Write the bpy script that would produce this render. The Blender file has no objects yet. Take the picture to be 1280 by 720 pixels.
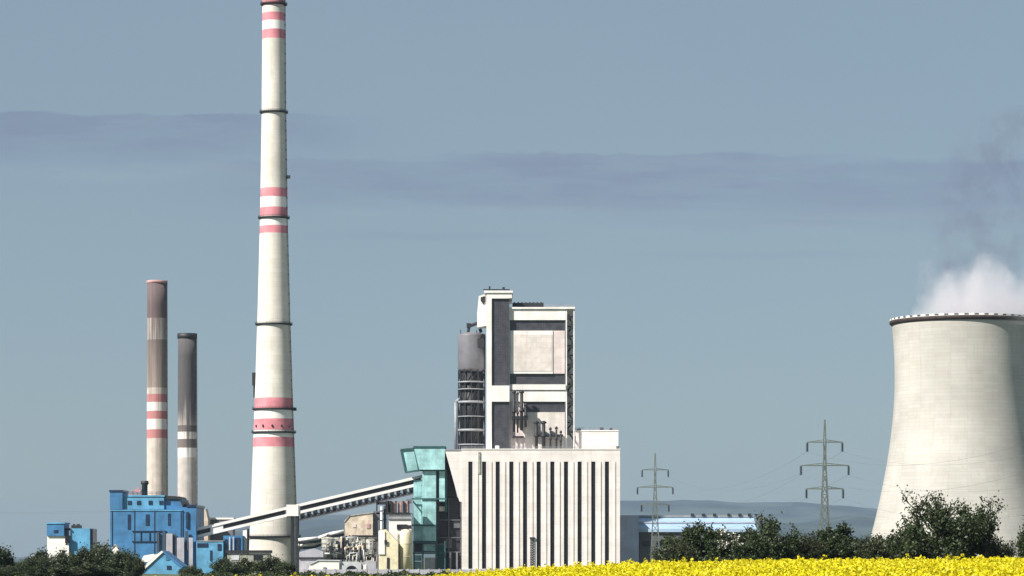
import bpy, math, random
import numpy as np
from mathutils import Vector

R = math.radians
random.seed(7)
sc = bpy.context.scene
COL = sc.collection

# ------------------------------------------------------------------ measuring
# focal length 3600 photo pixels, horizon at photo row 700, camera 2 m up
F, HZ, CZ = 3600.0, 700.0, 2.0
def X(px, D): return (px - 640.0) * D / F
def Z(py, D): return CZ + (HZ - py) * D / F
GZ = -5.0                                   # level of the plant yard

# ------------------------------------------------------------------ materials
def new_mat(name):
    m = bpy.data.materials.new(name); m.use_nodes = True
    nt = m.node_tree
    for n in list(nt.nodes): nt.nodes.remove(n)
    out = nt.nodes.new('ShaderNodeOutputMaterial')
    b = nt.nodes.new('ShaderNodeBsdfPrincipled')
    nt.links.new(b.outputs[0], out.inputs['Surface'])
    return m, nt, b, out

def math_node(nt, op, a, b=None, c=None, clamp=False):
    n = nt.nodes.new('ShaderNodeMath'); n.operation = op; n.use_clamp = clamp
    for i, v in enumerate((a, b, c)):
        if v is None: continue
        if isinstance(v, (int, float)): n.inputs[i].default_value = v
        else: nt.links.new(v, n.inputs[i])
    return n.outputs[0]

def noise(nt, vec, scale, detail=4, rough=.55, stretch=None):
    if stretch:
        mp = nt.nodes.new('ShaderNodeMapping'); mp.inputs['Scale'].default_value = stretch
        nt.links.new(vec, mp.inputs[0]); vec = mp.outputs[0]
    n = nt.nodes.new('ShaderNodeTexNoise')
    n.inputs['Scale'].default_value = scale; n.inputs['Detail'].default_value = detail
    n.inputs['Roughness'].default_value = rough
    nt.links.new(vec, n.inputs['Vector'])
    return n.outputs['Fac']

def ramp(nt, fac, lo, hi):
    n = nt.nodes.new('ShaderNodeMapRange'); n.interpolation_type = 'SMOOTHSTEP'
    n.inputs['From Min'].default_value = lo; n.inputs['From Max'].default_value = hi
    nt.links.new(fac, n.inputs['Value'])
    return n.outputs[0]

def mixc(nt, fac, a, b, blend='MIX'):
    n = nt.nodes.new('ShaderNodeMix'); n.data_type = 'RGBA'; n.blend_type = blend
    if isinstance(fac, (int, float)): n.inputs['Factor'].default_value = fac
    else: nt.links.new(fac, n.inputs['Factor'])
    for key, v in (('A', a), ('B', b)):
        s = [i for i in n.inputs if i.name == key and i.type == 'RGBA'][0]
        if isinstance(v, (tuple, list)): s.default_value = (*v[:3], 1)
        else: nt.links.new(v, s)
    return [o for o in n.outputs if o.type == 'RGBA'][0]

def coords(nt, kind='Object'):
    return nt.nodes.new('ShaderNodeTexCoord').outputs[kind]

def surf(name, col, rough=.7, var=.18, scale=.15, streak=.2, dirt=(.12, .10, .085), panel=None, metal=0.0, bump=0.0, rnd=0):
    """painted / concrete surface: mottling, vertical weather streaks, optional panel joints"""
    m, nt, b, _ = new_mat(name)
    v = coords(nt)
    c = mixc(nt, ramp(nt, noise(nt, v, scale, 5), .3, .7),
             tuple(x * (1 - var) for x in col), tuple(min(1, x * (1 + var * .6)) for x in col))
    if streak:
        s = noise(nt, v, 1.0, 4, .6, (.9, .9, .035))
        f = math_node(nt, 'MULTIPLY', ramp(nt, s, .52, .78), streak)
        c = mixc(nt, f, c, dirt)
    if panel:
        br = nt.nodes.new('ShaderNodeTexBrick')
        br.offset = 0; br.inputs['Scale'].default_value = 1
        br.inputs['Mortar Size'].default_value = panel[2]
        br.inputs['Brick Width'].default_value = panel[0]; br.inputs['Row Height'].default_value = panel[1]
        br.inputs['Color1'].default_value = (1, 1, 1, 1); br.inputs['Color2'].default_value = (.93, .92, .91, 1)
        br.inputs['Mortar'].default_value = (.62, .6, .58, 1)
        sx = nt.nodes.new('ShaderNodeSeparateXYZ'); cx = nt.nodes.new('ShaderNodeCombineXYZ')
        nt.links.new(v, sx.inputs[0])
        if rnd:      # round shaft: joints follow the circumference
            nt.links.new(math_node(nt, 'MULTIPLY', math_node(nt, 'ARCTAN2', sx.outputs[1], sx.outputs[0]), rnd), cx.inputs[0])
        else:
            nt.links.new(math_node(nt, 'ADD', sx.outputs[0], sx.outputs[1]), cx.inputs[0])
        nt.links.new(sx.outputs[2], cx.inputs[1])
        nt.links.new(cx.outputs[0], br.inputs['Vector'])
        c = mixc(nt, 1.0, c, br.outputs['Color'], 'MULTIPLY')
    nt.links.new(c, b.inputs['Base Color'])
    b.inputs['Roughness'].default_value = rough; b.inputs['Metallic'].default_value = metal
    if bump:
        bp = nt.nodes.new('ShaderNodeBump'); bp.inputs['Strength'].default_value = bump
        nt.links.new(noise(nt, v, 1.2, 4), bp.inputs['Height']); nt.links.new(bp.outputs[0], b.inputs['Normal'])
    return m

M = {}
M['concrete'] = surf('pale_concrete', (.67, .63, .56), .85, .12, .06, .36, (.36, .31, .25), panel=(5, 2.5, .03), rnd=10)
M['paint_white'] = surf('white_paint', (.80, .77, .72), .7, .08, .1, .1, (.4, .36, .3))
M['paint_red'] = surf('faded_red_paint', (.62, .22, .25), .75, .2, .15, .3, (.55, .36, .34))
M['dark_steel'] = surf('dark_steel', (.014, .015, .018), .6, .3, .4, .2, (.03, .022, .02))
M['grey_steel'] = surf('grey_steel', (.26, .27, .29), .5, .2, .3, .3)
M['pylon_steel'] = surf('pylon_steel', (.115, .135, .115), .6, .15, .3, .1)
M['light_steel'] = surf('light_steel', (.52, .53, .54), .45, .15, .3, .25)
M['blue_clad'] = surf('blue_cladding', (.043, .18, .375), .6, .28, .16, .45, (.05, .13, .27), panel=(5, 4, .03))
M['blue_light'] = surf('light_blue_cladding', (.105, .33, .53), .6, .3, .16, .25, (.07, .18, .32), panel=(5, 4, .03))
M['blue_dark'] = surf('dark_blue_glass', (.015, .03, .07), .3, .4, .5, 0)
M['teal'] = surf('teal_cladding', (.32, .57, .58), .55, .35, .16, .4, (.07, .2, .22), panel=(4, 3.5, .04))
M['teal_dark'] = surf('dark_teal_trim', (.02, .085, .09), .6, .3, .3, .2)
M['white_panel'] = surf('white_panel', (.74, .685, .655), .7, .10, .12, .4, (.40, .32, .27), panel=(5.2, 3.6, .03))
M['white_clad'] = surf('white_cladding', (.79, .76, .73), .6, .10, .15, .3, (.4, .36, .32), panel=(3, 7, .015))
M['beige_panel'] = surf('beige_panel', (.66, .60, .56), .7, .14, .2, .35, (.46, .36, .31), panel=(2.6, 2.6, .03))
M['pink_panel'] = surf('pinkish_panel', (.70, .60, .58), .7, .14, .2, .3, (.42, .27, .25), panel=(2.6, 2.6, .04))
M['louvre'] = surf('dark_grey_glazing', (.06, .06, .072), .4, .3, .35, .3, (.12, .11, .11), panel=(1.2, 1.4, .09))
M['slot_glass'] = surf('black_window_glass', (.010, .011, .014), .3, .4, .3, .15, (.04, .035, .03))
M['tower_concrete'] = surf('cooling_tower_concrete', (.445, .43, .395), .9, .16, .028, .6, (.37, .33, .28), panel=(9, 1.9, .035), bump=.1, rnd=38)
M['cream'] = surf('cream_render', (.60, .50, .39), .8, .3, .3, .5, (.35, .26, .18))
M['yellow_silo'] = surf('cream_yellow_paint', (.70, .63, .43), .6, .2, .3, .45, (.48, .36, .24))
M['process_grey'] = surf('process_grey', (.34, .335, .29), .6, .45, .7, .6, (.1, .09, .07))
M['lavender'] = surf('lavender_grey', (.38, .37, .41), .7, .2, .2, .3)
M['rust'] = surf('rusty_pink', (.42, .25, .24), .75, .35, .5, .3)
M['roof_blue'] = surf('pale_blue_roof', (.33, .46, .62), .45, .08, .05, .15, (.3, .4, .52))
M['navy'] = surf('navy_cladding', (.035, .055, .085), .6, .25, .1, .2)
M['hall_wall'] = surf('grey_hall_wall', (.10, .105, .115), .7, .25, .1, .3, panel=(6, 3, .05))
M['silo_grey'] = surf('silo_grey', (.15, .147, .165), .55, .15, .2, .3, (.12, .11, .11))
M['rim_brown'] = surf('rusty_dark_rim', (.035, .02, .018), .8, .4, .5, .2)
M['wood_bark'] = surf('bark', (.035, .027, .02), .9, .3, 2, .2)

def sooty(name, base, soot_bands, streak_lo, streak_hi, streak_col, k=.38):
    """old concrete flue with soot running down from the top (object z = height above its foot)"""
    m, nt, b, _ = new_mat(name)
    v = coords(nt)
    sx = nt.nodes.new('ShaderNodeSeparateXYZ'); nt.links.new(v, sx.inputs[0])
    z = sx.outputs[2]
    c = mixc(nt, ramp(nt, noise(nt, v, .25, 5), .3, .7), tuple(x * .82 for x in base), base)
    for z0, z1, col in soot_bands:
        f = math_node(nt, 'MULTIPLY', math_node(nt, 'GREATER_THAN', z, z0), math_node(nt, 'LESS_THAN', z, z1))
        c = mixc(nt, math_node(nt, 'MULTIPLY', f, .92), c, col)
    s = noise(nt, v, 1.0, 5, .65, (.55, .55, .012))
    zt = ramp(nt, z, streak_lo, streak_hi)
    f = math_node(nt, 'MULTIPLY', ramp(nt, math_node(nt, 'ADD', s, math_node(nt, 'MULTIPLY', zt, k)), .55, .92), .94)
    c = mixc(nt, f, c, streak_col)
    s2 = noise(nt, v, 1.0, 5, .6, (.9, .9, .05))
    c = mixc(nt, math_node(nt, 'MULTIPLY', ramp(nt, s2, .5, .75), .35), c, (.2, .15, .13))
    nt.links.new(c, b.inputs['Base Color']); b.inputs['Roughness'].default_value = .9
    return m

def leaf_mat(name, c1, c2, trans=.25):
    m, nt, b, out = new_mat(name)
    v = coords(nt)
    g = nt.nodes.new('ShaderNodeNewGeometry')
    rnd = g.outputs['Random Per Island']
    c = mixc(nt, rnd, c1, c2)
    c = mixc(nt, math_node(nt, 'MULTIPLY', ramp(nt, noise(nt, v, .35, 3), .35, .65), .5), c, tuple(x * .55 for x in c1))
    nt.links.new(c, b.inputs['Base Color']); b.inputs['Roughness'].default_value = .55
    t = nt.nodes.new('ShaderNodeBsdfTranslucent'); nt.links.new(c, t.inputs[0])
    mx = nt.nodes.new('ShaderNodeMixShader'); mx.inputs[0].default_value = trans
    nt.links.new(b.outputs[0], mx.inputs[1]); nt.links.new(t.outputs[0], mx.inputs[2])
    nt.links.new(mx.outputs[0], out.inputs['Surface'])
    return m
M['leaf'] = leaf_mat('dark_leaves', (.014, .028, .007), (.06, .085, .022), .22)
M['leaf_olive'] = leaf_mat('olive_leaves', (.022, .036, .010), (.062, .076, .022), .2)
M['blossom'] = leaf_mat('white_blossom', (.75, .73, .62), (.82, .8, .72), .15)
M['petal'] = leaf_mat('rape_flower', (.84, .70, .008), (.90, .82, .02), .4)
M['crop_green'] = leaf_mat('rape_stalk', (.05, .085, .015), (.11, .16, .03), .25)

def ground_mat():
    m, nt, b, _ = new_mat('grassland')
    v = coords(nt)
    c = mixc(nt, ramp(nt, noise(nt, v, .02, 6), .35, .65), (.05, .075, .022), (.105, .105, .045))
    c = mixc(nt, math_node(nt, 'MULTIPLY', ramp(nt, noise(nt, v, 1.5, 5), .4, .7), .5), c, (.03, .05, .015))
    nt.links.new(c, b.inputs['Base Color']); b.inputs['Roughness'].default_value = .95
    return m
M['ground'] = ground_mat()
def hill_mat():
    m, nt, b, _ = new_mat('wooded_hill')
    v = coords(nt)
    c = mixc(nt, ramp(nt, noise(nt, v, .002, 6), .4, .62), (.022, .042, .05), (.055, .08, .08))  # forest tones, with extra blue of distance haze put into the colour
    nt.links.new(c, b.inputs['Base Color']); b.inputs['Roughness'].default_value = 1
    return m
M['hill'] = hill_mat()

# ------------------------------------------------------------------ mesh builder
ORIGIN = {}
class MB:
    def __init__(s): s.v = []; s.f = []; s.mi = []
    def add(s, vs, fs, mi=0):
        o = len(s.v); s.v += [tuple(p) for p in vs]
        for f in fs: s.f.append([o + i for i in f]); s.mi.append(mi)
        return s
    def box(s, x0, x1, y0, y1, z0, z1, mi=0):
        vs = [(x, y, z) for z in (z0, z1) for y in (y0, y1) for x in (x0, x1)]
        return s.add(vs, [(0, 2, 3, 1), (4, 5, 7, 6), (0, 1, 5, 4), (2, 6, 7, 3), (0, 4, 6, 2), (1, 3, 7, 5)], mi)
    def pbox(s, px0, px1, py0, py1, D, depth, mi=0):
        """box whose front stands at distance D over those photo columns and rows"""
        return s.box(X(px0, D), X(px1, D), D, D + depth, Z(py1, D), Z(py0, D), mi)
    def prism(s, pts, y0, y1, mi=0):
        """outline in (x, z), extruded from y0 to y1"""
        n = len(pts)
        a = sum(pts[i][0] * pts[(i + 1) % n][1] - pts[(i + 1) % n][0] * pts[i][1] for i in range(n))
        if a < 0: pts = pts[::-1]
        vs = [(x, y0, z) for x, z in pts] + [(x, y1, z) for x, z in pts]
        fs = [list(range(n)), list(range(2 * n - 1, n - 1, -1))]
        fs += [(i + n, (i + 1) % n + n, (i + 1) % n, i) for i in range(n)]
        return s.add(vs, fs, mi)
    def pprism(s, pts, D, depth, mi=0):
        return s.prism([(X(a, D), Z(b, D)) for a, b in pts], D, D + depth, mi)
    def lathe(s, cx, cy, prof, n=48, mis=None, cap0=True, cap1=True, mi=0):
        """prof: list of (r, z) bottom to top"""
        vs, fs, ms = [], [], []
        for r, z in prof:
            for k in range(n):
                a = 2 * math.pi * k / n
                vs.append((cx + r * math.cos(a), cy + r * math.sin(a), z))
        for i in range(len(prof) - 1):
            for k in range(n):
                k2 = (k + 1) % n
                fs.append((i * n + k, i * n + k2, (i + 1) * n + k2, (i + 1) * n + k)); ms.append(mis[i] if mis else mi)
        if cap0: fs.append(list(range(n - 1, -1, -1))); ms.append(mis[0] if mis else mi)
        if cap1: fs.append([(len(prof) - 1) * n + k for k in range(n)]); ms.append(mis[-1] if mis else mi)
        o = len(s.v); s.v += vs
        for f, m in zip(fs, ms): s.f.append([o + i for i in f]); s.mi.append(m)
        return s
    def tube(s, a, b, r, n=6, r2=None, mi=0):
        a, b = Vector(a), Vector(b); d = b - a
        if d.length < 1e-6: return s
        d.normalize()
        up = Vector((0, 0, 1)) if abs(d.z) < .9 else Vector((1, 0, 0))
        u = d.cross(up).normalized(); w = d.cross(u)
        r2 = r if r2 is None else r2
        vs = []
        for p, q in ((a, r), (b, r2)):
            for k in range(n):
                t = 2 * math.pi * (k + .5) / n
                vs.append(p + (u * math.cos(t) + w * math.sin(t)) * q)
        fs = [(k, k + n, (k + 1) % n + n, (k + 1) % n) for k in range(n)]
        fs += [list(range(n)), list(range(2 * n - 1, n - 1, -1))]
        return s.add(vs, fs, mi)
    def path(s, pts, r, n=6, mi=0):
        for a, b in zip(pts[:-1], pts[1:]): s.tube(a, b, r, n, mi=mi)
        return s
    def bar(s, a, b, w, mi=0): return s.tube(a, b, w * .7071, 4, mi=mi)
    def build(s, name, mats, parent=None, smooth=False):
        me = bpy.data.meshes.new(name)
        o = bpy.data.objects.new(name, me)
        org = ORIGIN.get(parent.name, (0, 0, 0)) if parent else (0, 0, 0)
        if parent: ORIGIN[o.name] = org
        vs = [(x - org[0], y - org[1], z - org[2]) for x, y, z in s.v]
        me.from_pydata(vs, [], s.f)
        for m in (mats if isinstance(mats, (list, tuple)) else [mats]): me.materials.append(m)
        me.polygons.foreach_set('material_index', s.mi)
        if smooth:
            me.polygons.foreach_set('use_smooth', [len(f) <= 4 for f in s.f])
        me.update()
        COL.objects.link(o)
        if parent: o.parent = parent
        return o

def tag(o, label=None, cat=None, group=None, kind=None):
    if label: o['label'] = label
    if cat: o['category'] = cat
    if group: o['group'] = group
    if kind: o['kind'] = kind
    return o

def thing(name, label, cat, loc, group=None):
    o = bpy.data.objects.new(name, None); COL.objects.link(o)
    o.location = loc; ORIGIN[o.name] = tuple(loc); o.empty_display_size = 2
    return tag(o, label, cat, group)

def copy_tree(o, parent=None):
    c = o.copy(); COL.objects.link(c); c.parent = parent
    for ch in list(o.children): copy_tree(ch, c)
    return c

# ------------------------------------------------------------------ ground, hills, haze
def smooth(a, b, t):
    t = np.clip((t - a) / (b - a), 0, 1); return t * t * (3 - 2 * t)
# level of the crop's crest, 150 m out, by photo column
CREST_PX = np.array([-400, 0, 200, 275, 480, 560, 630, 690, 800, 1000, 1280, 1700])
CREST_Y = np.array([728, 727.5, 726.5, 724.3, 723.6, 719.2, 713, 709, 704.2, 700.2, 698, 696.5])
CROP = 1.25
def ground_z(x, y):
    x = np.asarray(x, float); y = np.asarray(y, float)
    px = 640 + x * F / 150.0
    crest = CZ - (np.interp(px, CREST_PX, CREST_Y) - HZ) * 150.0 / F - CROP
    near = crest - .45 - .12 * smooth(700, 1300, px)
    z = near + (crest - near) * smooth(45, 150, y)
    z = z * smooth(-20, 50, y)
    mid = -1.3 + .9 * smooth(-10, 60, x)
    z = np.where(y > 150, crest + (mid - crest) * smooth(150, 420, y), z)
    z = np.where(y > 420, mid + (GZ - mid) * smooth(420, 1150, y), z)
    return z
def gz(x, y): return float(ground_z(x, y))

def build_ground():
    ys = np.concatenate([np.linspace(-60, 300, 91), np.geomspace(310, 26000, 96)])
    us = np.linspace(-1, 1, 141); us = np.sign(us) * np.abs(us) ** 1.3
    YY, UU = np.meshgrid(ys, us, indexing='ij')
    XX = UU * (90 + .48 * np.maximum(YY, 0))
    ZZ = ground_z(XX, YY)
    n, m = YY.shape
    b = MB(); b.v = np.stack([XX, YY, ZZ], -1).reshape(-1, 3).tolist()
    b.f = [[i * m + j, i * m + j + 1, (i + 1) * m + j + 1, (i + 1) * m + j] for i in range(n - 1) for j in range(m - 1)]
    b.mi = [0] * len(b.f)
    tag(b.build('ground', M['ground'], smooth=True), 'rough green grassland running out to the hills', 'ground', kind='structure')
build_ground()

def build_hills(name, label, D, prof, seed, amp, back):
    rng = np.random.default_rng(seed)
    pxs = np.linspace(-300, 1600, 240)
    h = np.interp(pxs, [p[0] for p in prof], [p[1] for p in prof])
    w = np.zeros_like(pxs)
    for k in range(1, 26):
        w += rng.normal() * np.sin(pxs * k * .0078 + rng.uniform(0, 6.3)) / k ** .8
    top = Z(h - amp * w * .5, D) - GZ
    rows = np.linspace(-1, 1, 15)
    vs, fs = [], []
    for r in rows:
        yy = D + r * back
        for i, p in enumerate(pxs):
            bump = math.cos(r * math.pi / 2) ** 1.3 if abs(r) < 1 else 0
            z = GZ - .5 + max(top[i], 1) * bump * (1 + .05 * math.sin(p * .03 + r * 4) * (1 - bump))
            vs.append((X(p, D), yy, z))
    m = len(pxs)
    fs = [[i * m + j, i * m + j + 1, (i + 1) * m + j + 1, (i + 1) * m + j] for i in range(len(rows) - 1) for j in range(m - 1)]
    b = MB(); b.add(vs, fs)
    tag(b.build(name, M['hill'], smooth=True), label, 'hills', kind='structure')
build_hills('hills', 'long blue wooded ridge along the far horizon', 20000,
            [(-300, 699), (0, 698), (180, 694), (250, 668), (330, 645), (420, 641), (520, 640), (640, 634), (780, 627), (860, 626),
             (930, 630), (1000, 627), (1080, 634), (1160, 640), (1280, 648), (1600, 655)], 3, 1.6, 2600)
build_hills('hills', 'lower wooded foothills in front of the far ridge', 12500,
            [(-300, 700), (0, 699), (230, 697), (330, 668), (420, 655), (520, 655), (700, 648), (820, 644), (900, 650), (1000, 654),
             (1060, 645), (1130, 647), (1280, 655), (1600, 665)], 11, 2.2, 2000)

hz_b = MB().box(-12800, 12800, -120, 26500, GZ - 2, 425)
hzo = hz_b.build('haze', [])
tag(hzo, 'pale summer haze over the whole plain', 'haze', kind='stuff')
hm = bpy.data.materials.new('haze'); hm.use_nodes = True
for n in list(hm.node_tree.nodes): hm.node_tree.nodes.remove(n)
_o = hm.node_tree.nodes.new('ShaderNodeOutputMaterial'); _v = hm.node_tree.nodes.new('ShaderNodeVolumePrincipled')
_v.inputs['Color'].default_value = (.33, .43, .60, 1); _v.inputs['Density'].default_value = 2.6e-5
hm.node_tree.links.new(_v.outputs[0], _o.inputs['Volume'])
hzo.data.materials.append(hm)

# ------------------------------------------------------------------ tall chimney
def railing_platform(root, cx, cy, z, r, out=1.15, name='platform'):
    b = MB().lathe(cx, cy, [(r + .02, z - .45), (r + out, z - .12), (r + out, z + .12), (r + .02, z + .12)], 56, cap0=False, cap1=False)
    p = b.build(name, M['dark_steel'], root, True)
    q = MB()
    n = 40
    for h in (.55, 1.1):
        q.lathe(cx, cy, [(r + out - .1, z + h), (r + out, z + h), (r + out, z + h + .12), (r + out - .1, z + h + .12), (r + out - .1, z + h)], 56, cap0=False, cap1=False)
    for k in range(n):
        a = 2 * math.pi * k / n
        x, y = cx + (r + out - .05) * math.cos(a), cy + (r + out - .05) * math.sin(a)
        q.box(x - .06, x + .06, y - .06, y + .06, z + .1, z + 1.2)
    q.lathe(cx, cy, [(r + out - .05, z + .12), (r + out - .05, z + .45)], 56, cap0=False, cap1=False)
    q.build('railing', M['dark_steel'], p)
    return p

def build_tall_chimney():
    D = 1565; cx = X(342.3, D); s = D / F
    root = thing('tall_chimney', 'tallest pale concrete chimney with faded red and white bands, its top cut by the frame', 'chimney', (cx, D, GZ))
    pr = [(720, 32.5), (700, 31.3), (640, 28.9), (560, 26), (500, 23.9), (400, 20.6), (270, 17.2), (140, 15.2), (0, 14.2), (-9, 14)]
    ys = np.array([p[0] for p in pr])[::-1]; rs = np.array([p[1] for p in pr])[::-1]
    rad = lambda y: float(np.interp(y, ys, rs)) * s
    bands = [(-9, 8, 1), (17, 27, 1), (27, 38, 2), (38, 49.5, 1), (236, 247, 1), (247, 260, 2), (260, 271, 1), (271, 283, 2), (283, 292.5, 1),
             (498, 511, 1), (511, 524, 2), (524, 538, 1), (538, 547, 2), (547, 559, 1)]
    cuts = sorted({720.0, -9.0} | {float(p[0]) for p in pr} | {float(b[0]) for b in bands} | {float(b[1]) for b in bands} | {float(v) for v in range(20, 720, 40)}, reverse=True)
    prof = [(rad(y), Z(y, D)) for y in cuts]
    mis = []
    for y0, y1 in zip(cuts[:-1], cuts[1:]):
        mid = (y0 + y1) / 2; k = 0
        for b in bands:
            if b[0] < mid < b[1]: k = b[2]
        mis.append(k)
    sh = MB().lathe(cx, D, prof, 64, mis, cap1=False)
    sh.lathe(cx, D, [(rad(-9) - .6, Z(-9, D) - 8), (rad(-9) - .6, Z(-9, D)), (rad(-9), Z(-9, D))], 64, cap0=True, cap1=False, mi=0)
    sh.build('shaft', [M['concrete'], M['paint_red'], M['paint_white']], root, True)
    for y in (6, 141, 273, 406, 512, 541):
        railing_platform(root, cx, D, Z(y, D), rad(y), 1.1)
    railing_platform(root, cx, D, Z(671, D), rad(671), 1.6)
    b = MB()                                           # ladder with its cage up the right flank
    a0 = R(-18)
    lp = [(cx + (rad(y) + .5) * math.cos(a0), D + (rad(y) + .5) * math.sin(a0), Z(y, D)) for y in range(716, -9, -12)]
    for off in (-.35, .35):
        b.path([(x, y + off, z) for x, y, z in lp], .12, 4)
    for (x, y, z) in lp: b.box(x - .5, x + .25, y - .45, y + .45, z - .15, z + .15)
    b.build('ladder', M['dark_steel'], root)
    for y in (222, 512):
        z = Z(y, D); r = rad(y)
        MB().box(cx + r + .2, cx + r + 1.9, D - 3, D - 1, z - .7, z + .9).build('junction_box', M['dark_steel'], root)
    c = MB()                                           # hoist on the left flank
    xl = cx - rad(478)
    c.box(xl - 1.5, xl + .6, D - 2.4, D - .2, Z(482, D), Z(466, D)); c.box(xl - .9, xl + .6, D - 2, D - .6, Z(497, D), Z(482, D) - .02)
    c.build('hoist_cabin', M['dark_steel'], root)
    for k in range(-2, 3):
        a = R(-90 + k * 27); r = rad(533)
        MB().lathe(cx + (r + .3) * math.cos(a), D + (r + .3) * math.sin(a), [(.45, Z(533, D) - .6), (.55, Z(533, D)), (.2, Z(533, D) + .7)], 10).build('warning_light', M['dark_steel'], root)
    MB().box(cx - 2.2, cx + 2.2, D - rad(714) - .6, D - rad(714) + 2, GZ, GZ + 4.6).build('door', M['grey_steel'], root)
build_tall_chimney()

# ------------------------------------------------------------------ two old flues
def old_flue(name, label, px0, px1, top, D, mat, cap_h, cap_m, bands_y):
    cx = X((px0 + px1) / 2, D); s = D / F; r1 = (px1 - px0) / 2 * s; r0 = r1 * 1.07
    root = thing(name, label, 'chimney', (cx, D, GZ))
    z1 = Z(top, D); cap = cap_h * s
    prof = [(r0 + (r1 - r0) * t, GZ + (z1 - cap - GZ) * t) for t in np.linspace(0, 1, 14)]
    MB().lathe(cx, D, prof, 48).build('shaft', mat, root, True)
    MB().lathe(cx, D, [(r1 + .02, z1 - cap - .3), (r1 + .35, z1 - cap), (r1 + .35, z1), (r1 - .7, z1), (r1 - .7, z1 - 3)], 48, cap0=False).build('cap', cap_m, root, True)
    b = MB()
    for off in (-.35, .35): b.tube((cx + r0 * .98 + .5, D - 1.5 + off, GZ), (cx + r1 * .98 + .5, D - 1.5 + off, z1), .12, 4)
    n = 40
    for k in range(n):
        t = (k + .5) / n; x = cx + (r0 + (r1 - r0) * t) * .98
        b.box(x + .05, x + .6, D - 1.9, D - 1.1, GZ + (z1 - GZ) * t - .12, GZ + (z1 - GZ) * t + .12)
    b.build('ladder', M['dark_steel'], root)
def zz(y, D): return Z(y, D) - GZ
D1, D2 = 1600, 1552
red = (.42, .15, .155); wh = (.70, .66, .62); dk = (.13, .10, .095)
M['flue_red'] = sooty('sooty_red_banded_concrete', (.56, .49, .43),
    [(zz(398, D1), 999, (.16, .105, .11)), (zz(425, D1), zz(398, D1), (.72, .66, .60)), (zz(485, D1), zz(425, D1), (.27, .22, .19)),
     (zz(503, D1), zz(493, D1), red), (zz(514, D1), zz(503, D1), wh), (zz(524, D1), zz(514, D1), red), (zz(537, D1), zz(524, D1), wh), (zz(548, D1), zz(537, D1), red)],
    zz(600, D1), zz(350, D1), (.10, .075, .075))
M['flue_dark'] = sooty('sooty_dark_banded_concrete', (.50, .45, .41),
    [(zz(540, D2), zz(532, D2), dk), (zz(549, D2), zz(540, D2), wh), (zz(560, D2), zz(549, D2), dk), (zz(572, D2), zz(560, D2), wh)],
    zz(590, D2), zz(455, D2), (.05, .048, .055), .62)
old_flue('banded_chimney', 'shorter soot-stained chimney with faded red bands and a purplish top, behind the blue boiler house', 184, 208.5, 351, D1, M['flue_red'], 3, M['rust'], None)
old_flue('banded_chimney', 'shortest chimney, black-rimmed and soot-streaked with dark bands, right of the red-banded one', 222.5, 245.5, 417, D2, M['flue_dark'], 6, M['dark_steel'], None)

# ------------------------------------------------------------------ cooling tower
def build_cooling_tower():
    D = 1545; s = D / F; cx = X(1203, D)
    root = thing('cooling_tower', 'huge pale concrete cooling tower with steam rising from its dark rim', 'cooling tower', (cx, D, GZ))
    k = .1456
    rad = lambda y: math.sqrt(84 ** 2 + k * (y - 470) ** 2) * s
    ys = np.linspace(704, 402, 44)
    prof = [(rad(y), Z(y, D)) for y in ys]
    inner = [(r - .8, z) for r, z in prof[::-1]]
    MB().lathe(cx, D, prof + inner, 128, cap0=False, cap1=False).build('shell', M['tower_concrete'], root, True)
    rt, zt = prof[-1]
    MB().lathe(cx, D, [(rt + .02, zt - 1.9), (rt + 1.1, zt - 1.1), (rt + 1.1, zt + .35), (rt - 1.4, zt + .35), (rt - 1.4, zt - .5), (rt - .83, zt - .5)], 128, cap0=False, cap1=False).build('rim_walkway', M['rim_brown'], root, True)
    n = 46
    vs, fs = [], []                                    # white boards on one continuous rail, gaps between them
    angs = []
    for i in range(n):
        for t in (.0, .14, .28, .42, .56): angs.append((2 * math.pi * (i + t) / n, t < .5))
    for a, _ in angs:
        for r_ in (rt + 1.05, rt + .9):
            for z in (zt + .36, zt + .5, zt + 1.35): vs.append((cx + r_ * math.cos(a), D + r_ * math.sin(a), z))
    m_ = len(angs)
    for i, (a, board) in enumerate(angs):
        o, p = i * 6, (i + 1) % m_ * 6
        fs += [(o, p, p + 1, o + 1), (o + 3, o + 4, p + 4, p + 3)]
        if board: fs += [(o + 1, p + 1, p + 2, o + 2), (o + 4, o + 5, p + 5, p + 4), (o + 2, p + 2, p + 5, o + 5)]
    q = MB(); q.add(vs, fs); q.build('parapet', M['paint_white'], root)
    MB().lathe(cx, D, [(rt + .8, zt + .36), (rt + .8, zt + 1.25), (rt + .7, zt + 1.25), (rt + .7, zt + .36)], 96, cap0=False, cap1=False).build('railing', M['dark_steel'], root)
    c = MB()
    r0, z0 = prof[0]; n = 40
    for i in range(n):
        a, b = 2 * math.pi * i / n, 2 * math.pi * (i + 1) / n
        foot = (cx + (r0 + 2.2) * math.cos((a + b) / 2), D + (r0 + 2.2) * math.sin((a + b) / 2), GZ)
        for t in (a, b): c.tube(foot, (cx + (r0 - .4) * math.cos(t), D + (r0 - .4) * math.sin(t), z0 + .1), .45, 6)
    c.build('leg_ring', M['concrete'], root)
    MB().lathe(cx, D, [(r0 + 4, GZ), (r0 + 4, GZ + 1.2), (r0 + 3.4, GZ + 1.2), (r0 + 3.4, GZ)], 96, cap0=False, cap1=False).build('basin', M['concrete'], root, True)
    return cx, D, rt, zt
CT = build_cooling_tower()

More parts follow.
